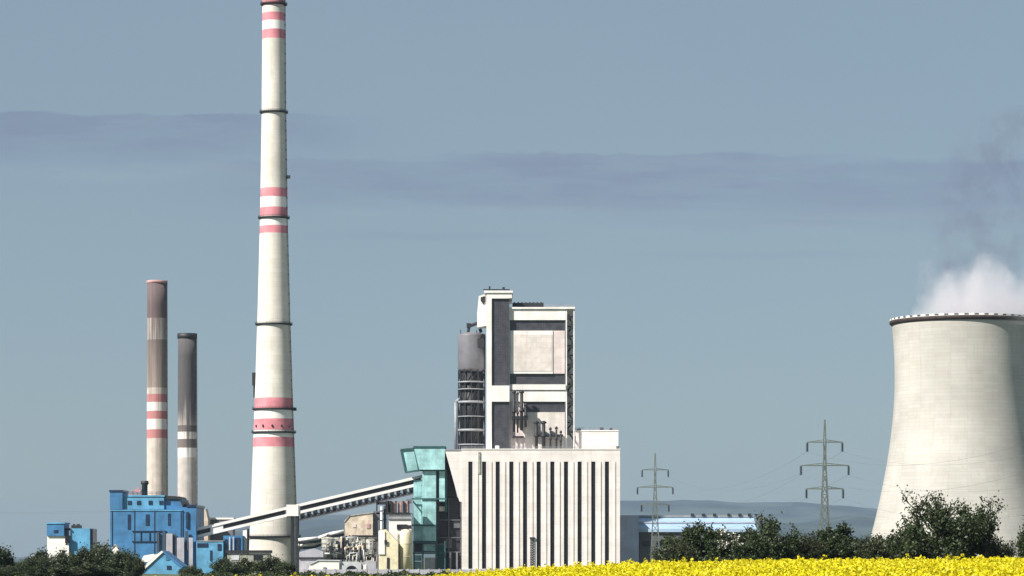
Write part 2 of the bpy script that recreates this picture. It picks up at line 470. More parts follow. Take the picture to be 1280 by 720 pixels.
# ------------------------------------------------------------------ steam
def build_steam():
    cx, D, rt, zt = CT
    root = (cx, D, zt - 6)
    levels, segs = 30, 40
    H = 122.0
    def axis(t): return cx + 8 + 20 * t ** 1.2 - 12 * math.sin(t * 3.0) * t, D
    def rad(t): return rt * (.90 + .05 * t) * (1 - .45 * smooth(.35, 1.0, t)) + 2
    rng = random.Random(4)
    ph = [rng.uniform(0, 6.28) for _ in range(8)]
    vs = []
    for i in range(levels):
        t = i / (levels - 1); ax, ay = axis(t)
        lump = float(smooth(.03, .15, t))
        end = math.sqrt(max(0, 1 - max(0, (t - .85) / .15) ** 2)) if t > .85 else 1
        for k in range(segs):
            a = 2 * math.pi * k / segs
            w = 1 + lump * (.11 * math.sin(3 * a + ph[0] + t * 5) + .08 * math.sin(5 * a + ph[1] - t * 11) + .06 * math.sin(8 * a + t * 23 + ph[2]))
            r = (rad(t) if t > .07 else rt - 1.2) * w * max(end, .02)
            vs.append((ax * (1 if t > 0 else 1) + r * math.cos(a), ay + r * math.sin(a), zt - 4 + H * t))
    fs = [(i * segs + k, i * segs + (k + 1) % segs, (i + 1) * segs + (k + 1) % segs, (i + 1) * segs + k) for i in range(levels - 1) for k in range(segs)]
    fs += [list(range(segs - 1, -1, -1)), [(levels - 1) * segs + k for k in range(segs)]]
    b = MB(); b.add(vs, fs)
    e = thing('steam_plume', 'white steam cloud thinning to grey wisps above the cooling tower', 'steam', (cx, D, zt - 4))
    m = bpy.data.materials.new('steam'); m.use_nodes = True; nt = m.node_tree
    for n in list(nt.nodes): nt.nodes.remove(n)
    out = nt.nodes.new('ShaderNodeOutputMaterial'); pv = nt.nodes.new('ShaderNodeVolumePrincipled')
    nt.links.new(pv.outputs[0], out.inputs['Volume'])
    v = coords(nt); sx = nt.nodes.new('ShaderNodeSeparateXYZ'); nt.links.new(v, sx.inputs[0])
    z = math_node(nt, 'DIVIDE', sx.outputs[2], H)            # 0 at the rim, 1 at the top
    # axis of the drifting column, matching the mesh
    ax = math_node(nt, 'ADD', math_node(nt, 'MULTIPLY', math_node(nt, 'POWER', math_node(nt, 'MAXIMUM', z, 0.0), 1.2), 20.0), 8.0)
    ax = math_node(nt, 'SUBTRACT', ax, math_node(nt, 'MULTIPLY', math_node(nt, 'MULTIPLY', math_node(nt, 'SINE', math_node(nt, 'MULTIPLY', z, 3.0)), z), 12.0))
    dx = math_node(nt, 'SUBTRACT', sx.outputs[0], ax)
    rr = math_node(nt, 'SQRT', math_node(nt, 'ADD', math_node(nt, 'MULTIPLY', dx, dx), math_node(nt, 'MULTIPLY', sx.outputs[1], sx.outputs[1])))
    rn = math_node(nt, 'DIVIDE', rr, rt)
    n1 = noise(nt, v, .045, 5, .6, (1, 1, .8)); n2 = noise(nt, v, .075, 7, .68, (1, 1, .8))
    # dense core: a heap above the mouth
    core_edge = math_node(nt, 'SUBTRACT', 1.10, math_node(nt, 'ADD', math_node(nt, 'MULTIPLY', rn, .45), math_node(nt, 'MULTIPLY', z, 2.3)))
    core = ramp(nt, math_node(nt, 'ADD', core_edge, math_node(nt, 'MULTIPLY', math_node(nt, 'SUBTRACT', n1, .5), 2.0)), -.05, .85)
    # thin wisps all the way up
    we = math_node(nt, 'SUBTRACT', 1.02, math_node(nt, 'ADD', rn, math_node(nt, 'MULTIPLY', z, .30)))
    wisp = math_node(nt, 'MULTIPLY', ramp(nt, we, .0, .5), ramp(nt, n2, .47, .64))
    d = math_node(nt, 'ADD', math_node(nt, 'MULTIPLY', math_node(nt, 'POWER', core, 1.5), .034), math_node(nt, 'MULTIPLY', wisp, .025))
    nt.links.new(d, pv.inputs['Density'])
    nt.links.new(mixc(nt, ramp(nt, math_node(nt, 'ADD', core, math_node(nt, 'MULTIPLY', z, -.3)), .02, .35), (.24, .25, .36), (.94, .91, .94)), pv.inputs['Color'])  # shaded look of thin steam put into its darker blue-grey colour
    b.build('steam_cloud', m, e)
    return m
STEAM = build_steam()

# ------------------------------------------------------------------ main white building with tower block on top
def build_main():
    D = 1480; s = D / F
    root = thing('power_station_block', 'large white industrial block with tall black window slits and a stepped tower on its roof', 'building', (X(676, D), D, GZ))
    slots = [588 + 17.07 * i for i in range(11)]; hw = 2.6
    w = MB()
    w.pbox(577, 775, 563.2, 717, D + 1.2, 46)
    edges = [577]
    for c in slots: edges += [c - hw, c + hw]
    edges.append(775)
    for a, b in zip(edges[::2], edges[1::2]):
        w.pbox(a, b, 577, 711, D, 1.2)
        m = (a + b) / 2
        if b - a > 11.5: w.pbox(m - .9, m + 1.1, 577, 711, D - .35, .35)
    w.pbox(577, 775, 562, 577, D, 1.2); w.pbox(577, 775, 711, 717, D, 1.2)
    wall = w.build('wall', M['white_panel'], root)
    for c in slots:
        MB().pbox(c - hw, c + hw, 577.2, 710.8, D + .85, .3).build('window', M['slot_glass'], root)
    p = MB().pbox(576.6, 775.4, 560.8, 562, D - .3, 1.0); p.pbox(576.6, 775.4, 560.8, 562, D + .75, 46)
    p.build('parapet', M['white_clad'], root)
    h = MB().pprism([(556.5, 563.5), (576.9, 563.5), (576.9, 627), (574.5, 627), (572, 620)], D + .6, 30)
    h.build('hopper_bay', M['white_panel'], root)
    MB().pbox(556, 577, 561.6, 563.4, D + .3, 31).build('hopper_roof', M['grey_steel'], root)
    MB().pbox(597.8, 600.4, 565, 592, D - .5, .45).build('vent_pipe', M['process_grey'], root)
    ld = MB()
    for px in (663.2, 666.8): ld.pbox(px - .45, px + .45, 673, 711, D - .8, .3)
    for y in range(675, 711, 3): ld.pbox(663.7, 666.3, y, y + 1, D - .75, .2)
    ld.pbox(662, 668.5, 671.5, 673, D - 1.2, 1.1)
    ld.build('ladder', M['dark_steel'], root)

    # ---- tower block
    E = D + 10
    t = MB()
    t.pbox(608, 614.6, 366, 562.5, E, 34)                      # left pier
    t.pbox(614.6, 636.8, 366, 373, E, 1.5); t.pbox(614.6, 636.8, 482, 502, E, 1.5)
    t.pbox(614.6, 636.8, 366, 562.5, E + 1.5, 32.5)
    t.pbox(636.8, 640, 366, 372.5, E, 34); 
    t.build('stair_tower', M['white_clad'], root)
    st = MB().pbox(614.8, 636.6, 373.2, 481.8, E + 1.1, .36); st.pbox(614.8, 636.6, 502.2, 562.3, E + 1.1, .36)
    st.build('glazing_strip', M['louvre'], root)
    MB().pbox(605, 641, 363.2, 366, E - .6, 36).build('tower_roof', M['white_clad'], root)
    tr = MB().pbox(604, 637, 361.4, 362.6, E - .3, 1.0)
    for px in range(606, 637, 5): tr.pbox(px, px + .8, 361.5, 363.1, E, .4)
    tr.pbox(628, 631, 358.8, 361.3, E + 3, 1.5); tr.pbox(611, 613, 357.8, 361.3, E + 6, 1)
    tr.build('roof_railing', M['dark_steel'], root)
    l = MB().pprism([(598.5, 370), (607.9, 367), (607.9, 407), (596.5, 409), (596.5, 392)], E + 6, 14)
    l.build('lift_housing', M['white_clad'], root)
    MB().pprism([(601, 371.5), (606.5, 370), (606.5, 377), (604.5, 381), (600.8, 376)], E + 5.5, .45).build('lift_opening', M['dark_steel'], root)

    u = MB()
    u.pbox(637, 707, 386.2, 400, E + 3, 1.6)
    u.pbox(637, 707, 386.2, 562.5, E + 4.6, 32)
    u.pbox(637, 707, 480.5, 487.3, E + 2.4, 2.2); u.pbox(637, 707, 488.2, 502, E + 3, 1.6)
    u.build('tower_wall', M['white_clad'], root)
    MB().pbox(637, 718.6, 383.8, 386, E + 2.2, 35).build('roof_slab', M['white_clad'], root)
    MB().pbox(682, 718, 382.6, 383.7, E + 3, .4).build('roof_edge', M['grey_steel'], root)
    b1 = MB().pbox(637.2, 706, 400.2, 413, E + 4.0, .55); b1.build('window_band', M['louvre'], root)
    b1 = MB().pbox(637.2, 706, 467.2, 480, E + 4.0, .55); b1.build('window_band', M['louvre'], root)
    b1 = MB().pbox(655, 706, 502.2, 515, E + 4.0, .55); b1.build('window_band', M['louvre'], root)
    f = MB().pbox(638, 691, 413.3, 467, E + 2.9, 1.65); f.build('white_panel', M['white_clad'], root)
    MB().pbox(691.1, 706, 413.3, 467, E + 3.3, 1.25).build('pink_panel', M['pink_panel'], root)
    MB().pbox(642, 690, 418, 464, E + 2.75, .12).build('panel_grid', M['beige_panel'], root)
    MB().pbox(655.2, 706, 515.2, 562.3, E + 3.4, 1.15).build('beige_wall', M['beige_panel'], root)
    MB().pbox(638, 655, 502.2, 562.3, E + 3.6, .95).build('beige_wall', M['pink_panel'], root)
    rv = MB().pbox(640.5, 679.5, 378.6, 383.7, E + 9, 9)
    for k in range(8): rv.pbox(642 + k * 4.8, 644 + k * 4.8, 377.6, 378.5, E + 10, 7)
    rv.build('roof_vent', M['dark_steel'], root)
    # outside stairs on the right corner
    sp = MB()
    for px in (708, 717.4): sp.pbox(px - .7, px + .7, 386.3, 562.4, E + 3, .8)
    sp.pbox(708.7, 716.7, 386.3, 562.4, E + 7.6, 1)
    sp.build('stair_frame', M['white_clad'], root)
    sr = MB()
    y = 396; flip = 0
    while y < 548:
        a, b = (709, 716.6) if flip else (716.6, 709)
        xa, xb = X(a, E + 4), X(b, E + 4); za, zb = Z(y + 11, E + 4), Z(y, E + 4)
        sr.prism([(xa, za), (xb, zb), (xb, zb + 1.7), (xa, za + 1.7)], E + 3.9 + flip * 1.3, E + 5.0 + flip * 1.3)
        sr.pbox(708.8, 716.6, y - .6 , y + .6, E + 6.3, 1.2)
        sr.pbox(*( (713.2, 716.6) if flip else (709, 712.2)), y - 3.5, y + 3.5, E + 3.4, .4)
        y += 12; flip = 1 - flip
    sr.build('external_stairs', M['dark_steel'], root)
    # exhaust stacks in front of the tower wall
    def stack(px, y0, y1, w, cap=True, d=0):
        b = MB(); cy = E - 2 + d; r = w / 2 * s
        x = X(px, cy)
        b.lathe(x, cy, [(r, Z(y1, cy)), (r, Z(y0, cy))], 14)
        if cap:
            b.lathe(x, cy, [(r * 1.1, Z(y0, cy) + .1), (r * 1.7, Z(y0, cy) + .5), (r * 1.5, Z(y0, cy) + 1.2), (r * .3, Z(y0, cy) + 1.7)], 14)
        b.lathe(x, cy, [(r * 1.5, Z((y0 + y1) / 2, cy)), (r * 1.5, Z((y0 + y1) / 2 - 3, cy))], 14)
        b.box(x - .25, x + .25, cy, cy + 6, Z(y0 + 8, cy), Z(y0 + 7, cy))
        b.build('exhaust_stack', M['dark_steel'], root, True)
    for px, y0, y1, w in ((642.5, 492, 540, 3.4), (647, 494, 541, 2.2), (652, 492, 538, 4), (657, 508, 534, 3)):
        stack(px, y0, y1, w)
    MB().pbox(640, 660, 520, 524, E - 2.6, 7).build('stack_bracket', M['dark_steel'], root)
    for px, y0, y1, w in ((670.5, 530, 562.4, 4.2), (679.5, 530, 562.4, 4.6), (688, 538, 562.4, 2.2), (695.5, 537, 562.4, 2.4), (701, 542, 562.4, 2)):
        stack(px, y0, y1, w, d=1)
    MB().pbox(668, 704, 543, 545.5, E - 1, 4).build('stack_bracket', M['dark_steel'], root)
    MB().pbox(619, 624, 557, 562.4, E - 3, 3).build('roof_hatch', M['white_clad'], root)
    # low annex on the roof
    MB().pbox(718.8, 773, 539, 560.7, E + 6, 24).build('roof_annex', M['white_panel'], root)
    MB().pbox(718.8, 773.4, 537.6, 538.9, E + 5.7, 24.6).build('annex_roof', M['white_clad'], root)
    for x0, x1, y0 in ((750, 754.5, 534.2), (762, 765.5, 535), (721, 726, 535.5)):
        MB().pbox(x0, x1, y0, 537.5, E + 12, 3).build('roof_fan', M['dark_steel'], root)
    MB().pbox(770.6, 774, 557.5, 560.6, E - 4, 3).build('roof_fan', M['dark_steel'], root)
build_main()

# ------------------------------------------------------------------ silo beside the tower block
def build_silo():
    D = 1512; s = D / F; cx = X(589.5, D); r = 17.3 * s; zb = Z(560.5, 1481.5)
    root = thing('storage_silo', 'grey cylindrical silo on a black ringed steel frame beside the stepped tower', 'silo', (cx, D, zb))
    MB().lathe(cx, D, [(r * .9, Z(465, D)), (r, Z(461, D)), (r, Z(420, D)), (r * .97, Z(418, D)), (r * .3, Z(415, D))], 40).build('shell', M['silo_grey'], root, True)
    MB().lathe(cx, D, [(r * .8, zb), (r * .8, Z(465.2, D))], 32).build('core', M['dark_steel'], root, True)
    for y, q in ((478, .4), (487, .25), (503, .6), (521, .25), (538, .6), (556, .3)):
        MB().lathe(cx, D, [(r * .82, Z(y, D) - q), (r * 1.0, Z(y, D) - q), (r * 1.0, Z(y, D) + q), (r * .82, Z(y, D) + q)], 32, cap0=False, cap1=False).build('ring_girder', M['grey_steel'], root, True)
    f = MB()
    for k in range(12):
        a = 2 * math.pi * k / 12; a2 = 2 * math.pi * (k + 1) / 12
        p = lambda t, y: (cx + r * .95 * math.cos(t), D + r * .95 * math.sin(t), y)
        f.bar(p(a, zb), p(a, Z(462, D)), .5)
        ys = [zb, Z(538, D), Z(503, D), Z(478, D), Z(463, D)]
        for y0, y1 in zip(ys[:-1], ys[1:]): f.bar(p(a, y0), p(a2, y1), .28)
    f.build('support_frame', M['dark_steel'], root)
    d = MB(); xx = cx - r - 1.0
    d.tube((xx, D - 1, zb), (xx, D - 1, Z(503, D)), .9, 10); d.tube((xx, D - 1, Z(503, D)), (xx + 2, D - 1, Z(499, D)), .9, 10)
    d.build('downpipe', M['grey_steel'], root, True)
    g = MB()
    g.box(cx + 1, cx + 6.5, D - r * .9, D - r * .4, Z(436, D), Z(424, D))
    g.build('platform', M['dark_steel'], root)
    h = MB()
    h.tube((cx - 2, D - 2, Z(418, D)), (cx - 1.2, D - 2, Z(408, D)), .8, 8); h.tube((cx - 1.2, D - 2, Z(408, D)), (cx + 3.5, D - 2, Z(404, D)), .9, 8)
    h.tube((cx + 3.5, D - 2, Z(404, D)), (cx + 5, D - 2, Z(416, D)), .9, 8); h.box(cx - 2.6, cx - .4, D - 3, D - 1, Z(410, D), Z(404.5, D))
    h.build('filling_pipe', M['dark_steel'], root)
    for px in (576, 586, 596): MB().box(X(px, D) - .2, X(px, D) + .2, D - r * .5, D - r * .5 + .3, Z(419, D), Z(413, D)).build('railing_post', M['dark_steel'], root)
build_silo()

# ------------------------------------------------------------------ dark steel building left of the block
def build_dark():
    D = 1494
    root = thing('boiler_frame_building', 'black steel-framed structure squeezed between the teal tower and white block', 'building', (X(561, D), D, GZ))
    MB().pbox(546, 576.2, 622, 717, D + 3, 22).build('wall', M['dark_steel'], root)
    MB().pprism([(557.5, 566), (562, 580), (571, 621.6), (548, 621.6), (548, 600)], D + 4, 16).build('chute', M['dark_steel'], root)
    b = MB()
    for px in (546.6, 561, 575.6): b.pbox(px - .5, px + .5, 622.3, 717, D + 1.6, .8)
    for y in (650, 672, 690): b.pbox(546, 576, y - .6, y + .6, D + 1.2, .38)
    b.build('frame', M['hall_wall'], root)
    for x0, x1, y0, y1 in ((548, 556, 627, 639), (566.5, 575, 651.5, 660), (557, 565, 673, 685)):
        MB().pbox(x0, x1, y0, y1, D + 2.2, .6).build('panel', M['hall_wall'], root)
    MB().pbox(549, 557, 633, 639, D + .6, .5).build('sign_panel', M['paint_white'], root)
    for px in (552, 562, 570): MB().pbox(px, px + 2.2, 690, 716, D, 1.1).build('pipe', M['silo_grey'], root)
build_dark()

# ------------------------------------------------------------------ teal transfer tower
def build_teal():
    D = 1487
    root = thing('transfer_tower', 'teal clad conveyor transfer tower with an overhanging head', 'tower', (X(535, D), D, GZ))
    MB().pprism([(517.5, 560), (556, 560), (556, 587), (524, 587)], D, 17).build('head', M['teal'], root)
    MB().pbox(516.5, 557, 557.5, 559.8, D - .4, 18).build('head_roof', M['teal_dark'], root)
    MB().pprism([(501.5, 563), (517.2, 561.5), (523, 587), (507.5, 589)], D + 1.6, 12).build('side_head', M['teal'], root)
    f = MB()
    q = [(500.8, 562), (517.6, 560.2), (523.5, 588.5), (506.8, 590.5)]
    for a, b in zip(q, q[1:] + q[:1]): f.bar((X(a[0], D), D + 1.2, Z(a[1], D)), (X(b[0], D), D + 1.2, Z(b[1], D)), .75)
    f.build('side_head_frame', M['teal_dark'], root)
    w = MB().pbox(528, 545, 589, 676, D + 2, 14); w.pbox(517, 527.9, 600, 676, D + 4, 12); w.pbox(549, 556, 589, 627, D + 3, 12)
    w.build('wall', M['teal'], root)
    MB().pbox(545.1, 548.9, 581, 676, D + 3.2, 9).build('window_strip', M['slot_glass'], root)
    MB().pbox(556.1, 559, 589, 640, D + 6, 9).build('corner_recess', M['teal_dark'], root)
    for y in (588, 623.6, 656.5):
        MB().pbox(514.5 if y > 600 else 524, 558 if y < 640 else 545, y - .9, y + .9, D + 1.3, .6).build('floor_band', M['teal_dark'], root)
    l = MB().pprism([(516, 625), (528, 640), (528, 643), (516, 628)], D + 3.2, .6); l.build('brace', M['teal_dark'], root)
    for x0, x1, y0, y1 in ((518.5, 526.5, 630, 655), (530, 543, 659, 672), (518, 526, 605, 621)):
        MB().pbox(x0, x1, y0, y1, D + 1.75 if x0 > 528 else D + 3.75, .2).build('panel', M['teal'], root)
    b = MB()
    for px in (517.5, 528.5, 545, 556): b.pbox(px - .9, px + .9, 676.2, 717, D + 3, 1.2)
    b.pbox(516, 557, 690.5, 692.5, D + 3.2, .8); b.pbox(516, 545, 676.2, 679, D + 2.4, 12)
    b.build('base_frame', M['teal_dark'], root)
    MB().pbox(517, 556, 679.2, 690.3, D + 8, 6).build('base_screen', M['hall_wall'], root)
    MB().pbox(529.5, 544, 680, 689, D + 4.3, .4).build('base_panel', M['teal'], root)
    MB().pbox(518.5, 527, 694, 701, D + 4.3, .4).build('base_panel', M['teal'], root)
    MB().pbox(546.5, 555, 681, 716, D + 5, .5).build('base_panel', M['teal_dark'], root)
    MB().pbox(531, 545, 697, 717, D + 6.2, 1).build('base_door', M['light_steel'], root)
    MB().pbox(518, 527, 702, 717, D + 6.4, 1).build('base_door', M['teal'], root)
build_teal()

# ------------------------------------------------------------------ conveyor
def build_conveyor():
    D = 1495
    root = thing('conveyor_gallery', 'long sloping white conveyor gallery with a black window stripe rising to the teal tower', 'conveyor', (X(368, D), D, GZ))
    x0, y0, x1, y1 = 245.0, 660.5, 527.0, 594.0
    yy = lambda x: y0 + (y1 - y0) * (x - x0) / (x1 - x0)
    def strip(a, b, t, u, d0, d1, m, name, parent=root):
        return MB().prism([(X(a, D), Z(yy(a) + u, D)), (X(b, D), Z(yy(b) + u, D)), (X(b, D), Z(yy(b) + t, D)), (X(a, D), Z(yy(a) + t, D))], D + d0, D + d1).build(name, m, parent)
    strip(244, 527, -.3, 3.2, -.4, 5.4, M['white_clad'], 'roof')
    for a, b in ((246, 263), (279, 356), (375, 526)):
        strip(a, b, 3.25, 8.6, .35, 4.6, M['slot_glass'], 'window_band')
    strip(245, 527, 8.65, 12.2, 0, 5, M['white_clad'], 'side_wall')
    strip(263.1, 278.9, 3.25, 8.6, .05, 5, M['white_clad'], 'side_panel')
    MB().pbox(358, 373, 630.8, 645, D - .8, 7).build('junction_house', M['white_clad'], root)
    t = MB()
    P = lambda x, o, d: (X(x, D), D + d, Z(yy(x) + o, D))
    for d in (.5, 4.5):
        t.bar(P(374, 19.6, d), P(527, 19.6, d), .55)
        x = 376; k = 0
        while x < 526:
            t.bar(P(x, 12.4, d), P(x, 19.6, d), .55)
            t.bar(P(x, 12.4, d), P(min(x + 8, 526.5), 19.6, d), .8)
            x += 8
    x = 376
    while x < 526:
        t.prism([(X(x, D), Z(yy(x) + 19, D)), (X(x + 4.2, D), Z(yy(x + 4.2) + 19, D)), (X(x + 4.2, D), Z(yy(x + 4.2) + 12.6, D)), (X(x, D), Z(yy(x) + 12.6, D))], D + 1, D + 4); x += 8
    t.build('truss', M['dark_steel'], root)
    strip(374, 527, 20.3, 21.2, .2, 4.8, M['silo_grey'], 'walkway')
    m = MB()
    for px in (364.6, 371.6):
        for d in (0, 5): m.box(X(px, D) - .55, X(px, D) + .55, D + d, D + d + 1.0, GZ, Z(645.2, D))
    for k in range(9):
        za = GZ + 27 * k / 9; zb = GZ + 27 * (k + 1) / 9
        m.bar((X(364.6, D), D + 5.5, za), (X(371.6, D), D + 5.5, zb), .35); m.bar((X(371.6, D), D + 5.5, za), (X(364.6, D), D + 5.5, zb), .35)
    m.build('support_tower', M['dark_steel'], root)
    MB().tube((X(368.2, D), D + 1.5, GZ), (X(368.2, D), D + 1.5, Z(645.3, D)), .55, 10).build('downpipe', M['light_steel'], root)
    c = MB().pbox(303.5, 308.6, yy(306) + 15, 717, D + 1, 2.6)
    c.build('support_column', M['white_clad'], root)
    c = MB().pbox(309, 311, yy(306) + 15, 717, D + 3.8, 1); c.pbox(303.5, 311, 694, 696, D + 3.8, 1)
    c.build('support_column', M['dark_steel'], root)
build_conveyor()

# ------------------------------------------------------------------ blue boiler house
def build_blue():
    D = 1488
    root = thing('boiler_house', 'big blue clad boiler house in front of the two old chimneys', 'building', (X(190, D), D, GZ))
    MB().pbox(137.5, 228, 637, 717, D, 40).build('wall', M['blue_clad'], root)
    MB().pbox(228, 245, 634, 717, D + .6, 39).build('wall', M['blue_clad'], root)
    MB().pbox(137.2, 153, 615, 636.8, D - .3, 20).build('stair_tower', M['blue_clad'], root)
    MB().pbox(136.5, 154, 612.5, 614.9, D - .6, 21).build('stair_tower_roof', M['blue_dark'], root)
    MB().pbox(153.2, 205, 621, 636.8, D + 1.5, 30).build('penthouse', M['blue_light'], root)
    MB().pbox(205.2, 228, 624, 636.8, D + 2.4, 28).build('penthouse', M['blue_clad'], root)
    MB().pbox(153.2, 206, 619, 620.9, D + 1.1, 31).build('penthouse_roof', M['blue_light'], root)
    MB().pprism([(206.2, 619.5), (224, 620.5), (230, 630), (228.2, 633.5), (224, 623.8), (206.2, 623.8)], D + 1.6, 29).build('penthouse_roof', M['dark_steel'], root)
    for px in (162, 173.5, 188, 201.5, 210):
        MB().pbox(px - 2.4, px + 2.4, 625.8, 630.8, D + 1.2 if px < 205 else D + 2.1, .35).build('window', M['blue_dark'], root)
    for px, y0, y1, h in ((161.5, 643, 662, 1.9), (184.5, 643, 657, 2.4), (211.5, 642, 657, 1.7), (234, 640, 660, 1.6)):
        MB().pbox(px - h, px + h, y0, y1, D - .2, .28 if px < 228 else .9).build('window', M['blue_dark'], root)
    g = MB()
    for y in (664, 677): g.pbox(165, 208, y - .6, y + .6, D - .5, .45)
    for px in (176, 187, 198): g.pbox(px - .5, px + .5, 664.7, 676.3, D - .45, .4)
    g.build('gantry', M['blue_dark'], root)
    for x0, x1, y0, y1 in ((196, 199, 665, 690), (203, 206.5, 664, 688), (216.5, 220, 668, 705), (231.5, 235, 664, 688)):
        MB().pbox(x0, x1, y0, y1, D - 1.3, .7).build('duct', M['navy'], root)
    for x0, x1, y0, y1 in ((207.5, 215.5, 667, 700), (221, 230, 672, 706), (236, 241, 672, 708)):
        MB().pbox(x0, x1, y0, y1, D - 2.4, 1.6).build('duct', M['lavender'], root)
    MB().lathe(X(178.5, D), D + 8, [(1.5, Z(619, D)), (1.5, Z(606, D)), (2.1, Z(604, D)), (1.9, Z(600.5, D))], 12).build('roof_vent', M['dark_steel'], root, True)
    v = MB().pbox(165, 176, 612, 616, D + 6, 3); v.pbox(171, 174.5, 609, 611.9, D + 6.4, 2); v.pbox(163, 166, 616.1, 618.9, D + 6, 2); v.pbox(174, 176, 616.1, 618.9, D + 6, 2)
    v.build('roof_duct', M['rust'], root)
    MB().pbox(233, 246, 631, 633.9, D + .2, 39).build('roof_edge', M['blue_dark'], root)
    # right extension under the conveyor
    E = D - 4
    MB().pbox(245.3, 279, 677, 717, E, 25).build('extension_wall', M['blue_light'], root)
    MB().pbox(279.2, 303, 669.5, 717, E + 2, 22).build('extension_wall', M['blue_clad'], root)
    MB().pbox(245.6, 279, 675.6, 676.9, E - .3, 8).build('extension_roof', M['grey_steel'], root)
    for x0, x1, y0, y1 in ((246.5, 260, 679, 684), (262.5, 265, 688, 701), (272, 276.5, 680, 688)):
        MB().pbox(x0, x1, y0, y1, E - .3, .29).build('window', M['blue_dark'], root)
    for x0, x1, y0, y1 in ((280.5, 284, 674, 697), (294, 300, 672, 690)):
        MB().pbox(x0, x1, y0, y1, E + 1.6, .38).build('window', M['blue_dark'], root)
    p = MB()
    for px in (287, 291.5): p.pbox(px - .6, px + .6, 671, 717, E + .6, .8)
    p.build('pipe', M['light_steel'], root)
build_blue()

def build_fittings():
    bh = bpy.data.objects['boiler_house']; D = 1488
    for px in (140, 168, 193, 226): MB().tube((X(px, D), D - .25, GZ), (X(px, D), D - .25, Z(637.5, D)), .16, 6).build('downpipe', M['navy'], bh)
    b = MB()
    for y in (617.2, 615): b.pbox(153.5, 205.5, y - .25, y + .25, D + 1.2, .15)
    for px in range(154, 206, 6): b.pbox(px - .25, px + .25, 614.8, 619, D + 1.36, .15)
    b.build('roof_railing', M['blue_dark'], bh)
    b = MB().pbox(137.4, 228, 637.3, 638.6, D - .35, .34); b.build('cornice', M['blue_light'], bh)
    ps = bpy.data.objects['power_station_block']; E = 1490
    b = MB()
    for y in (380.8, 382.3): b.pbox(681, 718, y - .2, y + .2, E + 5, .12)
    for px in range(681, 719, 5): b.pbox(px - .2, px + .2, 380.6, 383.7, E + 5.15, .12)
    b.build('roof_railing', M['grey_steel'], ps)
    b = MB()
    for y in (534.6, 536.1): b.pbox(719, 773, y - .2, y + .2, E + 7, .12)
    for px in range(719, 774, 6): b.pbox(px - .2, px + .2, 534.4, 537.5, E + 7.15, .12)
    b.build('roof_railing', M['grey_steel'], ps)
    b = MB()
    for y in (558.3, 559.7): b.pbox(577, 606, y - .2, y + .2, 1480.5, .12); b.pbox(640, 775, y - .2, y + .2, 1480.5, .12)
    for px in list(range(577, 607, 6)) + list(range(640, 776, 6)): b.pbox(px - .2, px + .2, 558.1, 560.7, 1480.65, .12)
    b.build('roof_railing', M['grey_steel'], ps)
    MB().pbox(640.4, 654.5, 545, 547, E + 1.5, 2).build('landing', M['dark_steel'], ps)
    for px, y0, y1 in ((644, 548, 561), (650, 549, 562)): MB().pbox(px - .5, px + .5, y0, y1, E + 2, .5).build('pipe', M['grey_steel'], ps)
build_fittings()

def build_gabled():
    D = 1405
    root = thing('gabled_shed', 'small light blue gabled shed with a white roof edge before the boiler house', 'shed', (X(208, D), D, GZ))
    MB().pprism([(176, 717), (176, 712), (202, 690), (226, 709), (226, 718)], D, 22).build('wall', M['blue_light'], root)
    MB().pprism([(173.5, 713), (201.8, 688.4), (203.8, 690.2), (177, 715)], D - .7, 24).build('roof_edge', M['paint_white'], root)
    MB().pprism([(203.9, 688.6), (228.5, 708), (227, 710.5), (203.9, 691)], D - .7, 24).build('roof_slope', M['blue_clad'], root)
    MB().pprism([(174, 703), (180, 694.5), (192, 692.5), (193.5, 695), (185, 702)], D + 5, 18).build('dormer', M['paint_white'], root)
    MB().pbox(208.5, 214, 707, 712, D - .25, .24).build('window', M['blue_dark'], root)
    MB().pbox(207, 212, 696, 700, D - .3, .29).build('vent', M['blue_clad'], root)
build_gabled()

def build_far_blue():
    D = 1500
    root = thing('pump_house', 'small blue and white plant building at the left behind the trees', 'building', (X(88, D), D, GZ))
    MB().pbox(58.5, 80, 655, 669.8, D, 18).build('upper_wall', M['blue_clad'], root)
    MB().pbox(57.8, 81, 653, 654.8, D - .4, 19).build('upper_roof', M['blue_light'], root)
    MB().pbox(67, 72.5, 662.5, 666, D - .25, .24).build('window', M['blue_dark'], root)
    MB().pbox(59, 86, 670, 717, D + 1, 16).build('white_wall', M['paint_white'], root)
    MB().pbox(81.3, 87.5, 669.5, 679, D + .2, .79).build('opening', M['slot_glass'], root)
    MB().pbox(87.8, 112.5, 660.5, 717, D + 3, 16).build('wall', M['blue_light'], root)
    MB().pbox(112.7, 116, 661, 717, D + 4, 15).build('side_wall', M['blue_dark'], root)
    MB().pbox(80.5, 86, 660, 663, D + 2, 6).build('roof_duct', M['dark_steel'], root)
    v = MB().pbox(89, 101, 656.5, 660.3, D + 7, 4); v.pbox(91, 93, 655, 656.4, D + 7, 3); v.pbox(96, 99, 655, 656.4, D + 7, 3)
    v.build('roof_vent', M['dark_steel'], root)
build_far_blue()

